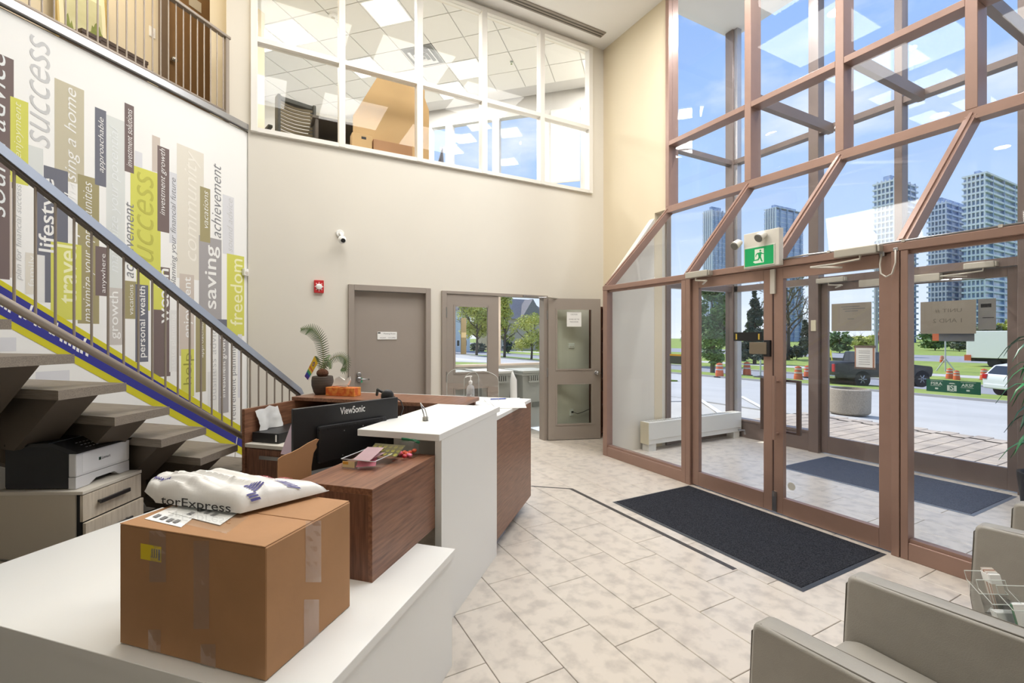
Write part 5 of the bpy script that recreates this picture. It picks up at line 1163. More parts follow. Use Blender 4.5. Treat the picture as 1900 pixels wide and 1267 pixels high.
def bin_(lab, x, y, lid):
    t = thing('wheeled_bin', lab, 'bin', (x, y, 0), 0, 'grey bins in the storage room')
    m_ = MB(); m_.add([(x-.22, y-.25, .06), (x+.22, y-.25, .06), (x+.22, y+.25, .06), (x-.22, y+.25, .06), (x-.28, y-.32, .98), (x+.28, y-.32, .98), (x+.28, y+.32, .98), (x-.28, y+.32, .98)], [[3, 2, 1, 0], [0, 1, 5, 4], [1, 2, 6, 5], [2, 3, 7, 6], [3, 0, 4, 7], [4, 5, 6, 7]]); m_.build('body', BIN, t)
    MB().box(x-.30, y-.345, .945, x+.30, y+.33, .985, b=.008).build('rim', BIN, t)
    MB().box(x-.30, y-.36, .985, x+.30, y+.34, 1.03, b=.012).build('lid', lid, t)
    m_ = MB()
    for k in range(9): m_.box(x-.17+k*.04, y-.375, .86, x-.15+k*.04, y-.32, .945)
    m_.box(x-.2, y-.385, .83, x+.2, y-.365, .86); m_.build('lift_ribs', BIN, t)
    MB().box(x-.07, y-.30, .40, x+.09, y-.265, .48).build('moulded_recess', mat('bin_dark', (112, 114, 108), .6), t)
    for s_ in (-1, 1): MB().lathe([(.09, -.02), (.1, 0), (.09, .02)], (x+s_*.2, y+.24, .1), 16, 'x').build('wheel', DARK, t)
    return t
bin_('grey wheeled bin in the open half of the double door, with the moulded recess', 4.14, 7.1, BIN)
bin_('grey wheeled bin with a pale lid just behind the meeting stile of the double door', 3.45, 7.25, LID)
bin_('grey wheeled bin with a pale lid seen through the glass of the fixed leaf', 2.75, 7.25, LID)
p = onY(951, 735, 6.66)
wr = thing('rolled_paper', 'white rolled paper cone standing against the grey bins', 'paper roll', (p.x, 6.62, 0))
MB().tube([(p.x, 6.60, 0.002), (p.x, 6.63, .9), (p.x-.005, 6.66, 1.03)], [.06, .055, .012], 12).build('roll', PAPER, wr, smooth=True, auto=40)

t = thing('ceiling_light', 'square ceiling light in the storage room behind the double door', 'ceiling light', (3.7, 7.2, 2.7)); MB().box(3.4, 6.9, 2.68, 4.0, 7.5, 2.7).build('diffuser', MATS['lit_diffuser'], t); lamp('ceiling_lamp', (3.7, 7.2, 2.67), .5, 45, shape='SQUARE')  # added unseen lamp that lifts the dark bins

# things standing in the upstairs office behind the window
CARD2 = mat('pale_cardboard', (196, 162, 112), .75, var=.08, vscale=3)
def flat_card(lab, pts, y, dy=.012, lean=.0):
    t = thing('flat_cardboard', lab, 'cardboard', (onY(pts[0][0], pts[0][1], y).x, y, 3.95))
    P = [onY(a, b, y) for a, b in pts]
    for p in P:
        if p.z < 4.25: p.z = 3.902
    n = len(P); MB().add([(p.x, p.y+lean*(p.z-3.9), p.z) for p in P]+[(p.x, p.y+dy+lean*(p.z-3.9), p.z) for p in P], [list(range(n)), list(range(n, 2*n))[::-1]]+[[i, n+i, n+(i+1) % n, (i+1) % n] for i in range(n)]).build('sheet', CARD2, t)
    return t
flat_card('tall flattened brown cardboard leaning behind the second office pane', [(655, 300), (655, 215), (700, 143), (742, 150), (774, 165), (774, 300)], 6.5)
flat_card('brown cardboard edge showing in the third office pane', [(770, 310), (770, 160), (788, 162), (788, 182), (796, 205), (796, 310)], 6.75)
sb_ = thing('open_carton', 'brown carton with a hand hole standing in front of the flattened cardboard in the office', 'box', (1.25, 6.35, 3.9))
c0_, c1_ = onY(653, 260, 6.3).x, onY(690, 260, 6.3).x; zt = onY(670, 249, 6.3).z
MB().box(c0_, 6.29, 3.905, c1_, 6.44, zt, b=.003).build('carton', CARD2, sb_); hz = onY(675, 256, 6.29)
MB().box(hz.x-.03, 6.286, hz.z-.015, hz.x+.03, 6.291, hz.z+.015).build('hand_hole', DARK, sb_)
MB().box(c1_+.03, 6.34, 3.905, onY(765, 280, 6.34).x, 6.45, onY(730, 265, 6.34).z).build('flap', CARD, sb_)
p = onY(822, 304, 6.6); q = onY(821, 273, 6.6)
cn_ = thing('dark_cone', 'small dark pointed cone standing behind the third office pane', 'cone', (p.x-.05, 6.6, 3.9))
MB().tube([(p.x-.06, 6.6, 3.905), (p.x-.05, 6.6, 4.05), (q.x, 6.6, q.z)], [.10, .07, .005], 12).build('body', mat('slate_fabric', (84, 84, 92), .7), cn_, smooth=True)
CHX, CHY = .36, 7.55
oc = thing('office_chair', 'dark office chair with a slatted back behind the first office pane', 'chair', (CHX, CHY, 3.9), .25)
fr = RT(.25, CHX, CHY, 3.9); CHG = mat('chair_dark', (66, 66, 60), .6)
def arcx(u): return .08*(u*u)
for k in range(9):
    z = .56+k*.05
    m_ = MB(fr); m_.add([(x, -.24-arcx(x/.25), zz) for x in (-.22, -.11, 0, .11, .22) for zz in (z, z+.032)]+[(x, -.22-arcx(x/.25), zz) for x in (-.22, -.11, 0, .11, .22) for zz in (z, z+.032)], [[2*i, 2*i+2, 2*i+3, 2*i+1] for i in range(4)]+[[10+2*i, 10+2*i+1, 10+2*i+3, 10+2*i+2] for i in range(4)]); m_.build('back_slat', mat('chair_slat', (120, 108, 84), .7), oc, smooth=True)
MB(fr).box(-.26, -.34, .52, -.22, -.2, 1.06, b=.01).box(.22, -.34, .52, .26, -.2, 1.06, b=.01).box(-.24, -.30, 1.0, .24, -.2, 1.06, b=.01).build('back_frame', CHG, oc)
MB(fr).box(-.25, -.22, .42, .25, .25, .5, b=.02).build('seat', CHG, oc)
for s_ in (-1, 1): MB(fr).box(s_*.30-.03, -.15, .64, s_*.30+.03, .15, .68, b=.01).box(s_*.30-.015, -.02, .46, s_*.30+.015, .03, .64).build('armrest', CHG, oc)
MB(fr).tube([(0, 0, .06), (0, 0, .42)], .03, 10).build('column', DARK, oc)
for k in range(5): MB(fr).tube([(0, 0, .09), (.28*math.cos(k*1.257), .28*math.sin(k*1.257), .05)], .02, 6).build('foot', DARK, oc)
ds = thing('office_desk', 'dark low desk beside the slatted office chair behind the office glass', 'desk', (1.05, 7.3, 3.9))
MB().box(.62, 7.0, 4.66, 1.75, 7.7, 4.70, b=.004).build('top', mat('dark_desk', (84, 76, 66), .5), ds); MB().box(.64, 7.66, 3.905, 1.73, 7.69, 4.66).build('modesty_panel', MATS['dark_desk'], ds)
for x in (.66, 1.68): MB().box(x, 7.02, 3.905, x+.04, 7.68, 4.66).build('leg', MATS['dark_desk'], ds)
for px, py, nm, lab in ((618, 28, 'smoke_detector', 'round white smoke detector on the office ceiling'), (949, 114, 'sprinkler', 'small sprinkler head on the office ceiling')):
    p = onZ(px, py, ZC)
    t = thing(nm, lab, nm.replace('_', ' '), (p.x, p.y, ZC-.05))
    if nm[1] == 'm': MB().lathe([(.07, 0), (.07, -.03), (.05, -.045)], (p.x, p.y, ZC), 20).build('body', PAPER, t, smooth=True, auto=40); MB().lathe([(.03, -.045), (.028, -.052)], (p.x, p.y, ZC), 14).build('cap', EDGEL, t)
    else: MB().lathe([(.03, 0), (.03, -.006), (.008, -.008), (.008, -.045)], (p.x, p.y, ZC), 12).build('stem', CHROME, t); MB().lathe([(.018, -.045), (.018, -.049)], (p.x, p.y, ZC), 12).build('deflector', CHROME, t)

# ------------------------------------------------------------------ leafy plant at the vestibule jamb
pl = thing('dragon_tree', 'tall green leafy plant in a dark pot by the outer door jamb in the vestibule', 'plant', (6.3, 1.28, 0))
PXC, PYC = 6.33, 1.40
MB().lathe([(.13, 0), (.17, .02), (.2, .3), (.2, .34), (.18, .34), (.17, .30)], (PXC, PYC, 0), 24).build('pot', mat('black_pot', (40, 40, 42), .4), pl, smooth=True, auto=40)
MB().tube([(PXC, PYC, .3), (PXC+.03, PYC-.02, .9), (PXC, PYC+.02, 1.55)], .02, 8).build('stem', mat('plant_stem', (104, 88, 62), .8), pl, smooth=True)
for zc, n in ((.62, 10), (.85, 12), (1.08, 13), (1.32, 13), (1.55, 11)):
    dark = mat('leaf_dark', (38, 92, 66), .35, var=.2) if int(zc*100) % 2 else mat('leaf_green', (44, 132, 72), .35, var=.2)
    for k in range(n):
        a = 2*math.pi*k/n+zc*3+random.uniform(-.2, .2); l = random.uniform(.24, .36); up = random.uniform(.02, .16); m_ = MB(); w_ = random.uniform(.018, .028)
        ca, sa = math.cos(a), math.sin(a); vs = []
        for i in range(6):
            u = i/5; r = l*u; z = zc+up*math.sin(u*2.2)*1.2-.22*u*u*u; ww = w_*math.sin(math.pi*min(1, .12+u*.88))**.8
            vs += [(PXC+ca*r-sa*ww, PYC+sa*r+ca*ww, z), (PXC+ca*r, PYC+sa*r, z-.008), (PXC+ca*r+sa*ww, PYC+sa*r-ca*ww, z)]
        m_.add(vs, [[3*i+j, 3*i+j+1, 3*i+j+4, 3*i+j+3] for i in range(5) for j in range(2)]); m_.build('leaf', dark, pl, smooth=True, flip=False)
# ------------------------------------------------------------------ outdoors: ground
ASPH = mat('pale_asphalt', (188, 186, 182), .85, var=.12, vscale=.6, detail=8, coord='World'); ROAD = mat('road_asphalt', (150, 150, 154), .85, var=.1, vscale=.3, coord='World')
GRASS = mat('grass_green', (150, 164, 74), .9, rgb2=(118, 138, 58), vscale=.9, detail=8, coord='World'); CONC = mat('pale_concrete', (192, 188, 180), .85, var=.08, vscale=3, coord='World')
KERB = mat('kerb_concrete', (176, 172, 166), .85)
def ground(name, x0, x1, y0, y1, m, lift=0., kind='structure'):
    xs = sorted({x0, x1}|{b for b in (9, 37) if x0 < b < x1}); vs = []; fs = []
    for x in xs: vs += [(x, y0, gz(x)+lift), (x, y1, gz(x)+lift)]
    n = len(vs)
    vs += [(x, y, z-.3) for x, y, z in vs]
    for i in range(len(xs)-1):
        fs += [[2*i, 2*i+2, 2*i+3, 2*i+1], [n+2*i+1, n+2*i+3, n+2*i+2, n+2*i], [2*i+1, 2*i+3, n+2*i+3, n+2*i+1], [2*i+2, 2*i, n+2*i, n+2*i+2]]
    fs += [[0, 1, n+1, n], [n-1, n-2, 2*n-2, 2*n-1]]
    return tag(MB().add(vs, fs).build(name, m), kind=kind)
XG0, XG1 = onG(1800, 741).x, onG(1800, 731).x
XL0 = onG(1470, 692).x
pv = ground('pavement', 6.9, 10.25, -40, 8.5, CONC, -.05)
ground('parking_lot', 10.25, XG0, -60, 15, ASPH, -.02); ground('parking_lot_north', -40, 17, 8.5, 15, ASPH, -.03); ground('parking_lot_east', 17, XG0, 15, 60, ASPH, -.02)
ground('kerb_strip', XG0-.25, XG0, -60, 60, KERB, .08); ground('grass_strip', XG0, XG1, -60, 60, GRASS, .06)
ground('road', XG1, XL0, -120, 160, ROAD, -.04)
ground('kerb_far', XL0-.4, XL0, -120, 160, KERB, .08); ground('lawn_far', XL0, XL0+34, -160, 200, GRASS, .05); ground('sidewalk_far', XL0+6, XL0+9, -160, 200, CONC, .07)
ground('road_far', XL0+34, XL0+60, -300, 400, ROAD, 0); ground('lawn_back', XL0+60, 700, -500, 700, GRASS, 0)
ground('lawn_north', -60, 17, 15.3, 30, GRASS, .03); ground('sidewalk_north', -60, 17, 30, 33, CONC, .04); ground('road_north', -120, 17, 33, 46, mat('pale_road', (206, 200, 194), .85), -.02); ground('lawn_north_far', -120, 17, 46, 260, GRASS, .0)
PAV = mat('tan_paver', (186, 172, 156), .85, rgb2=(164, 152, 140), vscale=2.2, detail=2, coord='World', lo=.4, hi=.6)
pv0 = None; y = .6; r_ = 0
for i in range(8):
    for j in range(25):
        x = 6.92+i*.416; y = .55+j*.208
        o_ = .1 if j % 2 else 0
        if pv0 is None: pv0 = MB(lambda p: (p[0], p[1], p[2])).box(.004, .004, -.05, .408, .200, 0, b=.006).build('paver', PAV, pv); Wl = MATW[pv.name].inverted(); pv0.location = (x+o_, y, 0); base_off = Wl.translation.copy(); pv0.data.transform(Matrix.Translation(-base_off)); pv0.location = base_off+Vector((x+o_, y, 0))
        else: piece(pv0, pv, base_off+Vector((x+o_-(.1 if i == 7 else 0), y, 0)))
p = onG(1573, 770)
plt = thing('concrete_planter', 'round exposed-aggregate concrete planter on the tan pavers outside the doors', 'planter', (p.x+.3, p.y+.12, p.z))
MB().lathe([(.36, 0), (.40, .04), (.41, .50), (.40, .55), (.34, .57), (.33, .5), (.05, .48)], (p.x+.3, p.y+.12, p.z), 28).build('bowl', mat('aggregate', (178, 166, 148), .9, rgb2=(140, 130, 116), vscale=60, bump=.4, bscale=120), plt, smooth=True, auto=40)
MB().lathe([(.33, .5), (.02, .54)], (p.x+.3, p.y+.12, p.z), 20).build('soil', mat('soil', (92, 74, 58), .95), plt)
m_ = MB()
for px, py, px2, py2 in ((1290, 735, 1345, 772), (1375, 735, 1440, 770)):
    a, b = onG(px, py), onG(px2, py2); d = (b-a).normalized(); n_ = Vector((-d.y, d.x, 0))*.06
    m_.quad((a-n_+Vector((0, 0, .003)))[:], (b-n_+Vector((0, 0, .003)))[:], (b+n_+Vector((0, 0, .003)))[:], (a+n_+Vector((0, 0, .003)))[:])
tag(m_.build('parking_line', mat('white_line', (226, 226, 226), .8)), kind='structure')

# ------------------------------------------------------------------ construction barrels, signs, poles
ORG = mat('barrel_orange', (214, 104, 62), .6); BWH = mat('barrel_white', (206, 196, 188), .6); RUBB = mat('black_rubber', (44, 42, 42), .8)
def barrel(px, py, hp, lab):
    p = onG(px, py); s = hp*(p.x*SY+p.y*CY)/FPX
    t = thing('traffic_barrel', lab, 'barrel', p[:], 0, 'orange traffic barrels on the road'); r = .27*s
    MB().lathe([(r*1.35, 0), (r*1.35, s*.06), (r*1.1, s*.07)], p[:], 16).build('base', RUBB, t)
    MB().lathe([(r, s*.07), (r*.96, s*.36), (r*.90, s*.37), (r*.86, s*.66), (r*.8, s*.67), (r*.72, s*.94), (r*.3, s*.97), (r*.3, s)], p[:], 16).build('drum', ORG, t, smooth=True, auto=40)
    for a in (.24, .50, .76): MB().lathe([(r*(1.03-.28*a), s*a), (r*(1.02-.28*a), s*(a+.09))], p[:], 16).build('band', BWH, t)
for a in ((1386, 697, 26, 'orange traffic barrel seen through the far glass door, right of the latch side'), (1335, 700, 27, 'orange traffic barrel at the foot of the green tree by the corner post'), (1481, 706, 27, 'orange traffic barrel nearer of the two beside the outer jamb'), (1498, 700, 22, 'orange traffic barrel further of the two beside the outer jamb'),
          (1762, 704, 21, 'orange traffic barrel left of the pair under the UNIT notice'), (1775, 706, 19, 'orange traffic barrel right of the pair under the UNIT notice'), (1826, 706, 22, 'orange traffic barrel just left of the white car'), (1748, 673, 13, 'small far orange traffic barrel beside the sign post')): barrel(*a)
def pole(name, lab, cat, px, py0, py1, w, m):
    p = onG(px, py0); d = p.x*SY+p.y*CY; z1 = H+(HY-py1)/FPX*d
    t = thing(name, lab, cat, p[:]); MB().tube([p[:], (p.x, p.y, z1)], w, 8).build('shaft', m, t); return t, p, z1
PALE = mat('pale_pole', (188, 188, 184), .6)
t, p, z1 = pole('sign_post', 'slim pale post with a small flat base standing on the road between the barrels', 'post', 1411, 702, 668, .05, PALE); MB().lathe([(.45, .0), (.4, .1), (.06, .18)], p[:], 14).build('base', RUBB, t)
t, p, z1 = pole('lamp_post', 'tall grey lamp post seen through the outer door beside the framed notice', 'lamp post', 1626, 690, 500, .13, mat('grey_pole', (146, 148, 146), .6)); MB().tube([(p.x, p.y, z1), (p.x+.6, p.y-1.8, z1+.3)], .07, 6).build('arm', MATS['grey_pole'], t); MB().tube([(p.x+.6, p.y-1.8, z1+.3), (p.x+.8, p.y-2.5, z1+.3)], .14, 8).build('lamp_head', MATS['grey_pole'], t)
t, p, z1 = pole('construction_sign', 'orange construction sign on a post beyond the door glass', 'sign', 1754, 690, 620, .06, PALE); MB().box(p.x-.05, p.y-.2, z1-.6, p.x, p.y+.9, z1+.1).build('board', ORG, t)
for s_ in (-1, 1): MB().tube([(p.x, p.y, p.z+1.2), (p.x+.1, p.y+s_*.7, p.z)], .05, 6).build('leg', PALE, t)
p = onG(1566, 690); t = thing('barricade', 'yellow legged work barricade on the lawn behind the pickup', 'barricade', p[:]); YL = mat('safety_yellow', (220, 206, 70), .6)
for s_ in (-1.1, 1.1):
    for q in (-.5, .5): MB().tube([(p.x, p.y+s_, p.z+1.9), (p.x+q, p.y+s_+q, p.z)], .05, 6).build('leg', YL, t)
MB().box(p.x-.05, p.y-1.4, p.z+1.0, p.x+.05, p.y+1.4, p.z+1.25).build('rail', mat('dark_board', (84, 80, 76), .7), t)

# ------------------------------------------------------------------ vehicles
TYRE = mat('tyre', (32, 32, 34), .8); RIM = mat('alloy', (176, 178, 182), .3, .7); CGL = mat('car_glass', (40, 46, 54), .08, spec=.8); RED = mat('tail_red', (190, 40, 44), .3)
def wheel(t, fr, x, y, r, w):
    fr2 = lambda p: fr((x+p[0], y+p[1], r+p[2]))
    o = MB(fr2).lathe([(r*.55, -w/2), (r*.95, -w/2), (r, -w*.35), (r, w*.35), (r*.95, w/2), (r*.55, w/2)], (0, 0, 0), 22, 'y').build('wheel', TYRE, t, smooth=True, auto=40)
    m_ = MB(fr2); s_ = 1 if y > 0 else -1
    m_.lathe([(r*.60, s_*w*.50), (r*.56, s_*w*.42), (r*.14, s_*w*.42), (r*.12, s_*w*.5)], (0, 0, 0), 20, 'y')
    for k in range(6):
        a = k*math.pi/3; m_.box(-.01, 0, 0, .01, .01, .01) if False else m_.tube([(r*.1*math.cos(a), s_*w*.5, r*.1*math.sin(a)), (r*.58*math.cos(a), s_*w*.52, r*.58*math.sin(a))], r*.07, 5)
    m_.build('rim', RIM, o)
def vehicle(name, lab, loc, ang, body, prof, glass, width, wheels, r, tail, extra=None):
    t = thing(name, lab, 'car' if name != 'pickup_truck' else 'pickup', loc, ang); fr = RT(ang, *loc)
    w2 = width/2
    def shell(mb, poly, ww, taper=.0):
        n = len(poly); zs = [p[1] for p in poly]; z0 = min(zs); z1 = max(zs)
        rows = [(-ww, .0), (-ww+.07, 1.0), (ww-.07, 1.0), (ww, .0)]; vs = []; cx = sum(p[0] for p in poly)/n; cz = sum(p[1] for p in poly)/n
        for yy, k in rows:
            for x, z in poly:
                tp = 1-taper*max(0, (z-z0)/(z1-z0)); f = 1 if k else .975; vs.append((cx+(x-cx)*f, yy*tp, cz+(z-cz)*f))
        fs = [list(range(n))[::-1], [3*n+i for i in range(n)]]+[[q*n+i, q*n+(i+1) % n, (q+1)*n+(i+1) % n, (q+1)*n+i] for q in range(3) for i in range(n)]
        return mb.add(vs, fs)
    shell(MB(fr), rnd(prof[0], .09, 3), w2).build('body', body, t, smooth=True, auto=35)
    shell(MB(fr), rnd(prof[1], .08, 3), w2-.03, .16).build('cabin', body, t, smooth=True, auto=35)
    for k, (poly, kind) in enumerate(glass):
        if kind == 's':
            for s_ in (-1, 1):
                zmin = min(p[1] for p in prof[1]); zmax = max(p[1] for p in prof[1])
                yy = lambda z: s_*((w2-.03)*(1-.16*(z-zmin)/(zmax-zmin))+.006)
                MB(fr).add([(x, yy(z), z) for x, z in poly], [list(range(len(poly)))]).build('side_window', CGL, t, flip=False)
        else:
            (x0, z0), (x1, z1) = poly; MB(fr).add([(x0, -w2*.8, z0), (x0, w2*.8, z0), (x1, w2*.68, z1), (x1, -w2*.68, z1)], [[0, 1, 2, 3]]).build('windscreen' if kind == 'f' else 'rear_window', CGL, t, flip=False)
    for x in wheels:
        for s_ in (-1, 1): wheel(t, fr, x, s_*(w2-.12), r, .24)
        MB(fr).lathe([(r*1.16, -w2-.004), (r*1.16, w2+.004)], (x, 0, r), 22, 'y').build('wheel_arch', DARK, t)
    for s_ in (-1, 1): MB(fr).box(tail[0]-.03, s_*(w2-.05), tail[1], tail[0]+tail[3], s_*(w2-.05-tail[4]), tail[2], b=.03).build('tail_light', RED, t)
    if extra: extra(t, fr, w2)
    return t
p = onG(1597, 717); hd = math.atan2(-.40, .92)
def pick(t, fr, w2):
    MB(fr).box(-1.45, -w2+.1, .95, .35, w2-.1, 1.30).build('cargo_bed', DARK, t); MB(fr).box(-1.62, -w2+.05, .45, -1.50, w2-.05, .62, b=.03).build('bumper', CHROME, t)
o_ = p-Vector((0, 0, 0))
sd = Vector((-math.sin(hd), math.cos(hd), 0))
vehicle('pickup_truck', 'dark pickup truck with red tail light parked beyond the concrete planter', (p+sd*.84)[:], hd, mat('black_car_paint', (44, 46, 50), .2, spec=.7),
        [[(-1.55, .48), (4.05, .48), (4.15, .8), (4.1, 1.05), (2.9, 1.18), (-1.55, 1.28)], [(.35, 1.15), (2.95, 1.15), (2.2, 1.80), (.45, 1.85)]],
        [([(.55, 1.25), (1.35, 1.25), (1.35, 1.74), (.6, 1.74)], 's'), ([(1.42, 1.25), (2.65, 1.25), (2.1, 1.73), (1.42, 1.74)], 's'), (((2.93, 1.2), (2.24, 1.78)), 'f'), (((.36, 1.25), (.42, 1.78)), 'r')], 1.92, (0, 3.45), .39, (-1.56, .8, 1.22, .12, .16), pick)
p = onG(1848, 735); hd = math.atan2(-.50, .87); sd = Vector((-math.sin(hd), math.cos(hd), 0)); fw = Vector((math.cos(hd), math.sin(hd), 0))
def wc(t, fr, w2): MB(fr).box(-.93, -w2+.12, .36, -.86, w2-.12, .55, b=.03).build('bumper', mat('white_car_2', (214, 216, 220), .3), t); MB(fr).box(-.89, -.26, .62, -.865, .26, .74).build('number_plate', PAPER, t)
vehicle('car', 'white hatchback car with red tail light at the edge of the outer glass door', (p+fw*.9-sd*.2)[:], hd, mat('white_car_paint', (224, 226, 230), .25, spec=.6),
        [[(-.88, .32), (3.35, .32), (3.45, .6), (3.3, .85), (2.3, .98), (-.84, 1.02), (-.90, .8)], [(-.80, .95), (2.35, .95), (1.55, 1.46), (.1, 1.50), (-.45, 1.42)]],
        [([(-.35, 1.02), (.5, 1.02), (.5, 1.4), (-.1, 1.38)], 's'), ([(.56, 1.02), (1.95, 1.02), (1.45, 1.38), (.56, 1.41)], 's'), (((2.33, .99), (1.58, 1.44)), 'f'), (((-.80, 1.02), (-.5, 1.40)), 'r')], 1.78, (0, 2.6), .32, (-.90, .78, 1.0, .16, .2), wc)
p = onG(1800, 681); p2 = Vector((p.x+.6, p.y, p.z))
tk = thing('lorry', 'long white box lorry crossing beyond the door glass behind the white car', 'lorry', p2[:]); d = p.x*SY+p.y*CY
zt, zb = H+(HY-614)/FPX*d, H+(HY-664)/FPX*d
MB().box(p.x+.6, p.y-13.5, zb, p.x+3.1, p.y+.5, zt, b=.06).build('cargo_box', mat('white_lorry', (244, 240, 234), .4), tk)
MB().box(p.x+.9, p.y-13, zb-.35, p.x+2.8, p.y+.2, zb).build('chassis', DARK, tk)
for k in (1.6, 2.9, 11, 12.2):
    for x in (.65, 2.75): MB().lathe([(.3, 0), (.5, .02), (.5, .28), (.3, .3)], (p.x+x, p.y-k, p.z+.5), 18, 'x').build('wheel', TYRE, tk)
MB().box(p.x+.52, p.y+.1, zb-.3, p.x+.58, p.y+.62, zb+.3).build('orange_plate', ORG, tk)

# ------------------------------------------------------------------ trees and shrubs
def pal(n, a, b): return mat(n, a, .7, rgb2=b, vscale=.9, detail=3, coord='World', lo=.35, hi=.65)
LEAFS = dict(green=pal('leaf_mid', (120, 146, 84), (84, 112, 62)), yellow=pal('leaf_yellow_green', (206, 204, 108), (166, 172, 84)), dark=pal('leaf_conifer', (86, 98, 84), (58, 72, 60)), grey=pal('leaf_grey_green', (128, 134, 110), (96, 104, 84)), red=pal('leaf_red', (178, 120, 104), (150, 100, 84)))
BARK = mat('bark', (104, 92, 82), .9, var=.3, vscale=12)
def tree(lab, px, pyb, pyt, wpx, kind, shape='round', n=2600, leaf=.16, bare=False, grp=None, name='tree', lift=.30):
    p = onG(px, pyb); d = p.x*SY+p.y*CY; h = (pyb-pyt)/FPX*d; rw = wpx/2/FPX*d
    t = thing(name, lab, 'tree' if name == 'tree' else 'shrub', p[:], 0, grp); rnd_ = random.Random(int(px*7+pyt))
    mb = MB(); mb.tube([(p.x, p.y, p.z-.1), (p.x+.05*rw, p.y, p.z+h*.4), (p.x, p.y+.05*rw, p.z+h*.8)], h*.022+.02, 8, r2=h*.006)
    if shape != 'cone':
        def br(a, dirv, l, r, k):
            b = a+dirv*l; mb.tube([a[:], ((a+b)/2+Vector((rnd_.uniform(-.06, .06)*l,)*3))[:], b[:]], r, 5, r2=r*.55)
            if k:
                for _ in range(3 if bare else 2):
                    dv = (dirv+Vector((rnd_.uniform(-.75, .75), rnd_.uniform(-.75, .75), rnd_.uniform(-.15, .6)))).normalized(); br(a+dirv*l*rnd_.uniform(.55, 1), dv, l*rnd_.uniform(.5, .75), r*.55, k-1)
        for k in range(9 if bare else 5):
            a_ = k*2.4; br(Vector((p.x, p.y, p.z+h*(.25+.05*k))), Vector((math.cos(a_)*.8, math.sin(a_)*.8, .75)).normalized(), rw*.7, h*.012, 4 if bare else 2)
    mb.build('trunk', BARK, t)
    if n:
        vs = []; fs = []; cl = []
        for _ in range(70 if shape == 'cone' else 30):
            u = rnd_.random()**(1.5 if shape == 'cone' else 1); a_ = rnd_.uniform(0, 6.28)
            if shape == 'cone': z = lift*.3+.95*u*(1-lift*.3); r = (1-u)*.9*rnd_.uniform(.5, 1); cl.append((math.cos(a_)*r*rw, math.sin(a_)*r*rw, z*h, rw*.28*(1.15-u), h*.05))
            elif shape == 'column': z = lift+(1-lift)*u; r = math.sin(math.pi*min(.95, .12+u*.85))**.6*rnd_.uniform(.2, .75); cl.append((math.cos(a_)*r*rw, math.sin(a_)*r*rw, z*h, rw*.38, h*.09))
            else: z = lift+(1-lift)*(.12+.72*u); r = math.sqrt(max(.05, 1-(2*(z-lift)/(1-lift)-1)**2))*rnd_.uniform(.3, .8); cl.append((math.cos(a_)*r*rw, math.sin(a_)*r*rw, z*h, rw*.34, h*.11))
        for _ in range(n):
            c = cl[rnd_.randrange(len(cl))]; v = Vector((rnd_.gauss(0, 1), rnd_.gauss(0, 1), rnd_.gauss(0, 1))).normalized()*rnd_.random()**.4
            q = Vector((p.x+c[0]+v.x*c[3], p.y+c[1]+v.y*c[3], p.z+c[2]+v.z*c[4])); a = Vector((rnd_.gauss(0, 1), rnd_.gauss(0, 1), rnd_.gauss(0, .6))).normalized(); b = a.cross(Vector((rnd_.gauss(0, 1), rnd_.gauss(0, 1), rnd_.gauss(0, 1)))).normalized()
            s = leaf*rnd_.uniform(.6, 1.3)*max(1, d/40); k = len(vs); vs += [(q-a*s)[:], (q+b*s*.45)[:], (q+a*s)[:], (q-b*s*.45)[:]]; fs.append([k, k+1, k+2, k+3])
        MB().add(vs, fs).build('foliage', LEAFS[kind], t, flip=False)
    return t
G1 = 'trees across the road'
tree('slender light green tree left of the vestibule corner post', 1322, 693, 515, 70, 'green', 'column', 8000, .15, grp=G1, lift=.16)
tree('dark grey-green conifer behind the latch of the far glass door', 1400, 676, 536, 62, 'dark', 'cone', 7000, .2, grp=G1)
tree('broad bare grey tree seen between the glass door stile and outer jamb', 1462, 668, 500, 96, 'grey', 'round', 300, .12, bare=True, grp=G1)
tree('small dark conifer beside the bare tree', 1494, 662, 590, 30, 'dark', 'cone', 1800, .2, grp=G1)
tree('hazy bare tree behind the dark conifer', 1425, 668, 520, 60, 'grey', 'round', 200, .12, bare=True, grp=G1)
tree('small reddish tree beyond the lamp post', 1643, 662, 592, 36, 'red', 'round', 900, .16, grp=G1)
tree('green tree in the gap left of the slender tree', 1294, 680, 585, 60, 'green', 'round', 4000, .16, grp=G1)
for k, (px, yb, yt, w, kd, lab) in enumerate(((1435, 668, 636, 46, 'dark', 'dark clipped shrub under the bare tree'), (1478, 668, 640, 44, 'dark', 'dark clipped shrub beside the outer jamb'), (1558, 655, 612, 50, 'green', 'low green shrub under the grey paper notice'), (1600, 652, 618, 50, 'yellow', 'yellow green shrub right of the low green shrub'),
                                         (1735, 650, 610, 60, 'green', 'green shrub under the UNIT notice'), (1780, 652, 622, 40, 'grey', 'grey green shrub beside the lorry'), (1868, 640, 588, 50, 'yellow', 'yellow green shrub above the lorry'), (1835, 640, 596, 44, 'grey', 'grey green shrub behind the narrow grey sheet'), (1365, 670, 630, 34, 'grey', 'grey green shrub behind the corner post'))):
    tree(lab, px, yb, yt, w, kd, 'round', 1300, .18, grp='shrubs across the road', name='shrub', lift=.05)
G2 = 'trees behind the storage room window'
tree('yellow green tree seen through the glass of the fixed taupe leaf', 884, 660, 545, 84, 'yellow', 'round', 6500, .12, grp=G2, lift=.25)
tree('tall yellow green tree at the left of the open doorway', 936, 664, 548, 52, 'yellow', 'column', 4500, .11, grp=G2, lift=.2)
tree('spreading yellow green shrub in the open doorway', 986, 668, 578, 90, 'yellow', 'round', 5000, .10, grp=G2, lift=.12)
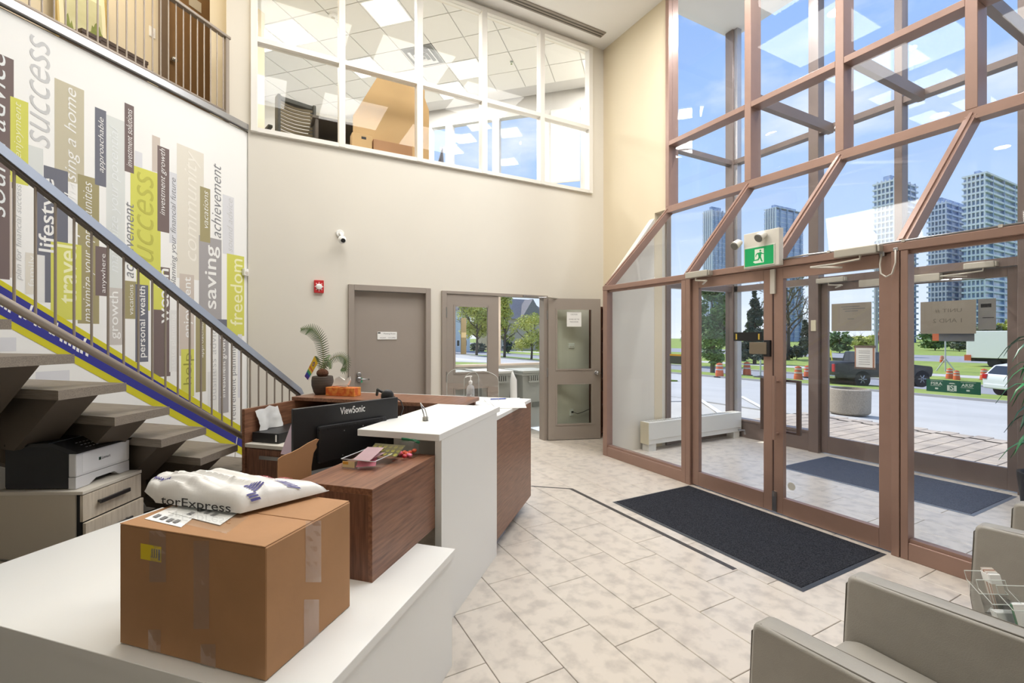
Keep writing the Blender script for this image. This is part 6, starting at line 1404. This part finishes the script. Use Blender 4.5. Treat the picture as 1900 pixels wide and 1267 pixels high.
tree('dark rounded bush at the foot of the doorway trees', 943, 656, 628, 22, 'dark', 'round', 900, .10, grp=G2, name='shrub', lift=.05)
tree('dark bush below the yellow green tree in the fixed leaf glass', 888, 654, 634, 34, 'dark', 'round', 900, .10, grp=G2, name='shrub', lift=.05)

# houses to the north
def house(lab, px0, px1, pyb, pye, pyr, wall, roof, over=.6):
    a = onG((px0+px1)/2, pyb); d = a.x*SY+a.y*CY; l = onY(px0, HY, a.y).x; r = onY(px1, HY, a.y).x; ze = H+(HY-pye)/FPX*d; zr = H+(HY-pyr)/FPX*d; z0 = min(gz(l), gz(r))-.2
    t = thing('house', lab, 'house', ((l+r)/2, a.y+4, z0)); dep = 9
    MB().box(l, a.y, z0, r, a.y+dep, ze).build('walls', wall, t)
    MB().add([(l-over, a.y-over, ze), (r+over, a.y-over, ze), (r+over, a.y+dep+over, ze), (l-over, a.y+dep+over, ze), (l+(r-l)*.25, a.y+dep/2, zr), (r-(r-l)*.25, a.y+dep/2, zr)], [[3, 2, 1, 0], [0, 1, 5, 4], [1, 2, 5], [2, 3, 4, 5], [3, 0, 4]]).build('roof', roof, t)
    gx = l+(r-l)*.62; gw = (r-l)*.2
    MB().prism([(gx-gw, ze-.1), (gx+gw, ze-.1), (gx, zr-.3)], lambda u, v, q: (u, q, v), a.y-1.0, a.y+3).build('gable', roof, t)
    for k in range(3):
        x = l+(r-l)*(.15+.3*k); f = MB().box(x, a.y-.06, z0+1.3, x+(r-l)*.13, a.y, z0+2.7).build('window', PAPER, t); MB().box(x+.1, a.y-.08, z0+1.4, x+(r-l)*.13-.1, a.y-.055, z0+2.6).build('pane', CGL, f)
house('grey roofed house behind the trees in the open doorway', 915, 1025, 650, 592, 552, mat('tan_render', (186, 172, 156), .85), mat('grey_shingle', (138, 134, 136), .9, var=.15, vscale=3))
house('pale house behind the hanging board in the fixed leaf glass', 826, 872, 652, 575, 545, mat('pale_siding', (206, 214, 214), .8), MATS['grey_shingle'])

# towers
TG = mat('tower_blue_glass_hazed', (150, 172, 204), .25, rgb2=(124, 146, 180), vscale=.35, detail=1, coord='World', lo=.45, hi=.55); TS = mat('tower_slab_hazed', (206, 214, 224), .7); TR = mat('tower_blue_panel_hazed', (150, 170, 204), .4)  # aerial haze is mixed into these colours, paler and bluer
def tower(lab, pc, pl_, pr, pyt, dist, bal=True, floors=36):
    r = ray(pc, HY); x0, y0 = r.x*dist, r.y*dist
    rl, rr = ray(pl_, HY), ray(pr, HY); y1 = rl.y/rl.x*x0; x1 = rr.x/rr.y*y0 if rr.y > .01 else x0+40
    x1 = min(x1, x0+60); y1 = max(y1, y0+8)
    d = x0*SY+y0*CY; zt = H+(HY-pyt)/FPX*d
    t = thing('tower_block', lab, 'tower', ((x0+x1)/2, (y0+y1)/2, -2), 0, 'distant residential towers')
    MB().box(x0, y0, -2, x1, y1, zt-1).build('core', TG if bal else TR, t); MB().box(x0+3, y0+3, zt-1, x1-3, y1-3, zt+3).build('plant_room', TG, t)
    n = int((zt+2)/3.1); sl = None; pn = None
    for k in range(n):
        z = -1+3.1*(k+1)
        if sl is None:
            sl = MB().box(x0-1.1 if bal else x0-.15, y0-.9 if bal else y0-.15, z-.2, x1+.5, y1+.5, z+(.7 if bal else .12)).build('floor_slab', TS, t); zz = z
        else: piece(sl, t, (0, 0, z-zz))
    m = 5
    for k in range(m): MB().box(x0-1.15, y0+(y1-y0)*k/m-.25, -2, x0, y0+(y1-y0)*k/m+.25, zt).build('fin', TS, t)
    for k in range(4): MB().box(x0+(x1-x0)*(k+.5)/4-.3, y0-.92, -2, x0+(x1-x0)*(k+.5)/4+.3, y0, zt).build('fin', TG, t)
tower('tallest ridged residential tower left of the two right-hand towers in the sloping glass', 1660, 1622, 1700, 330, 250)
tower('middle residential tower half hidden behind the largest one', 1756, 1735, 1806, 372, 260)
tower('largest residential tower at the edge of the sloping glass', 1828, 1797, 1960, 322, 230)
tower('blue tower behind the exit sign', 1440, 1432, 1490, 385, 300, False)
tower('pale blue tower seen in the first sloping pane', 1322, 1308, 1350, 388, 320, False)
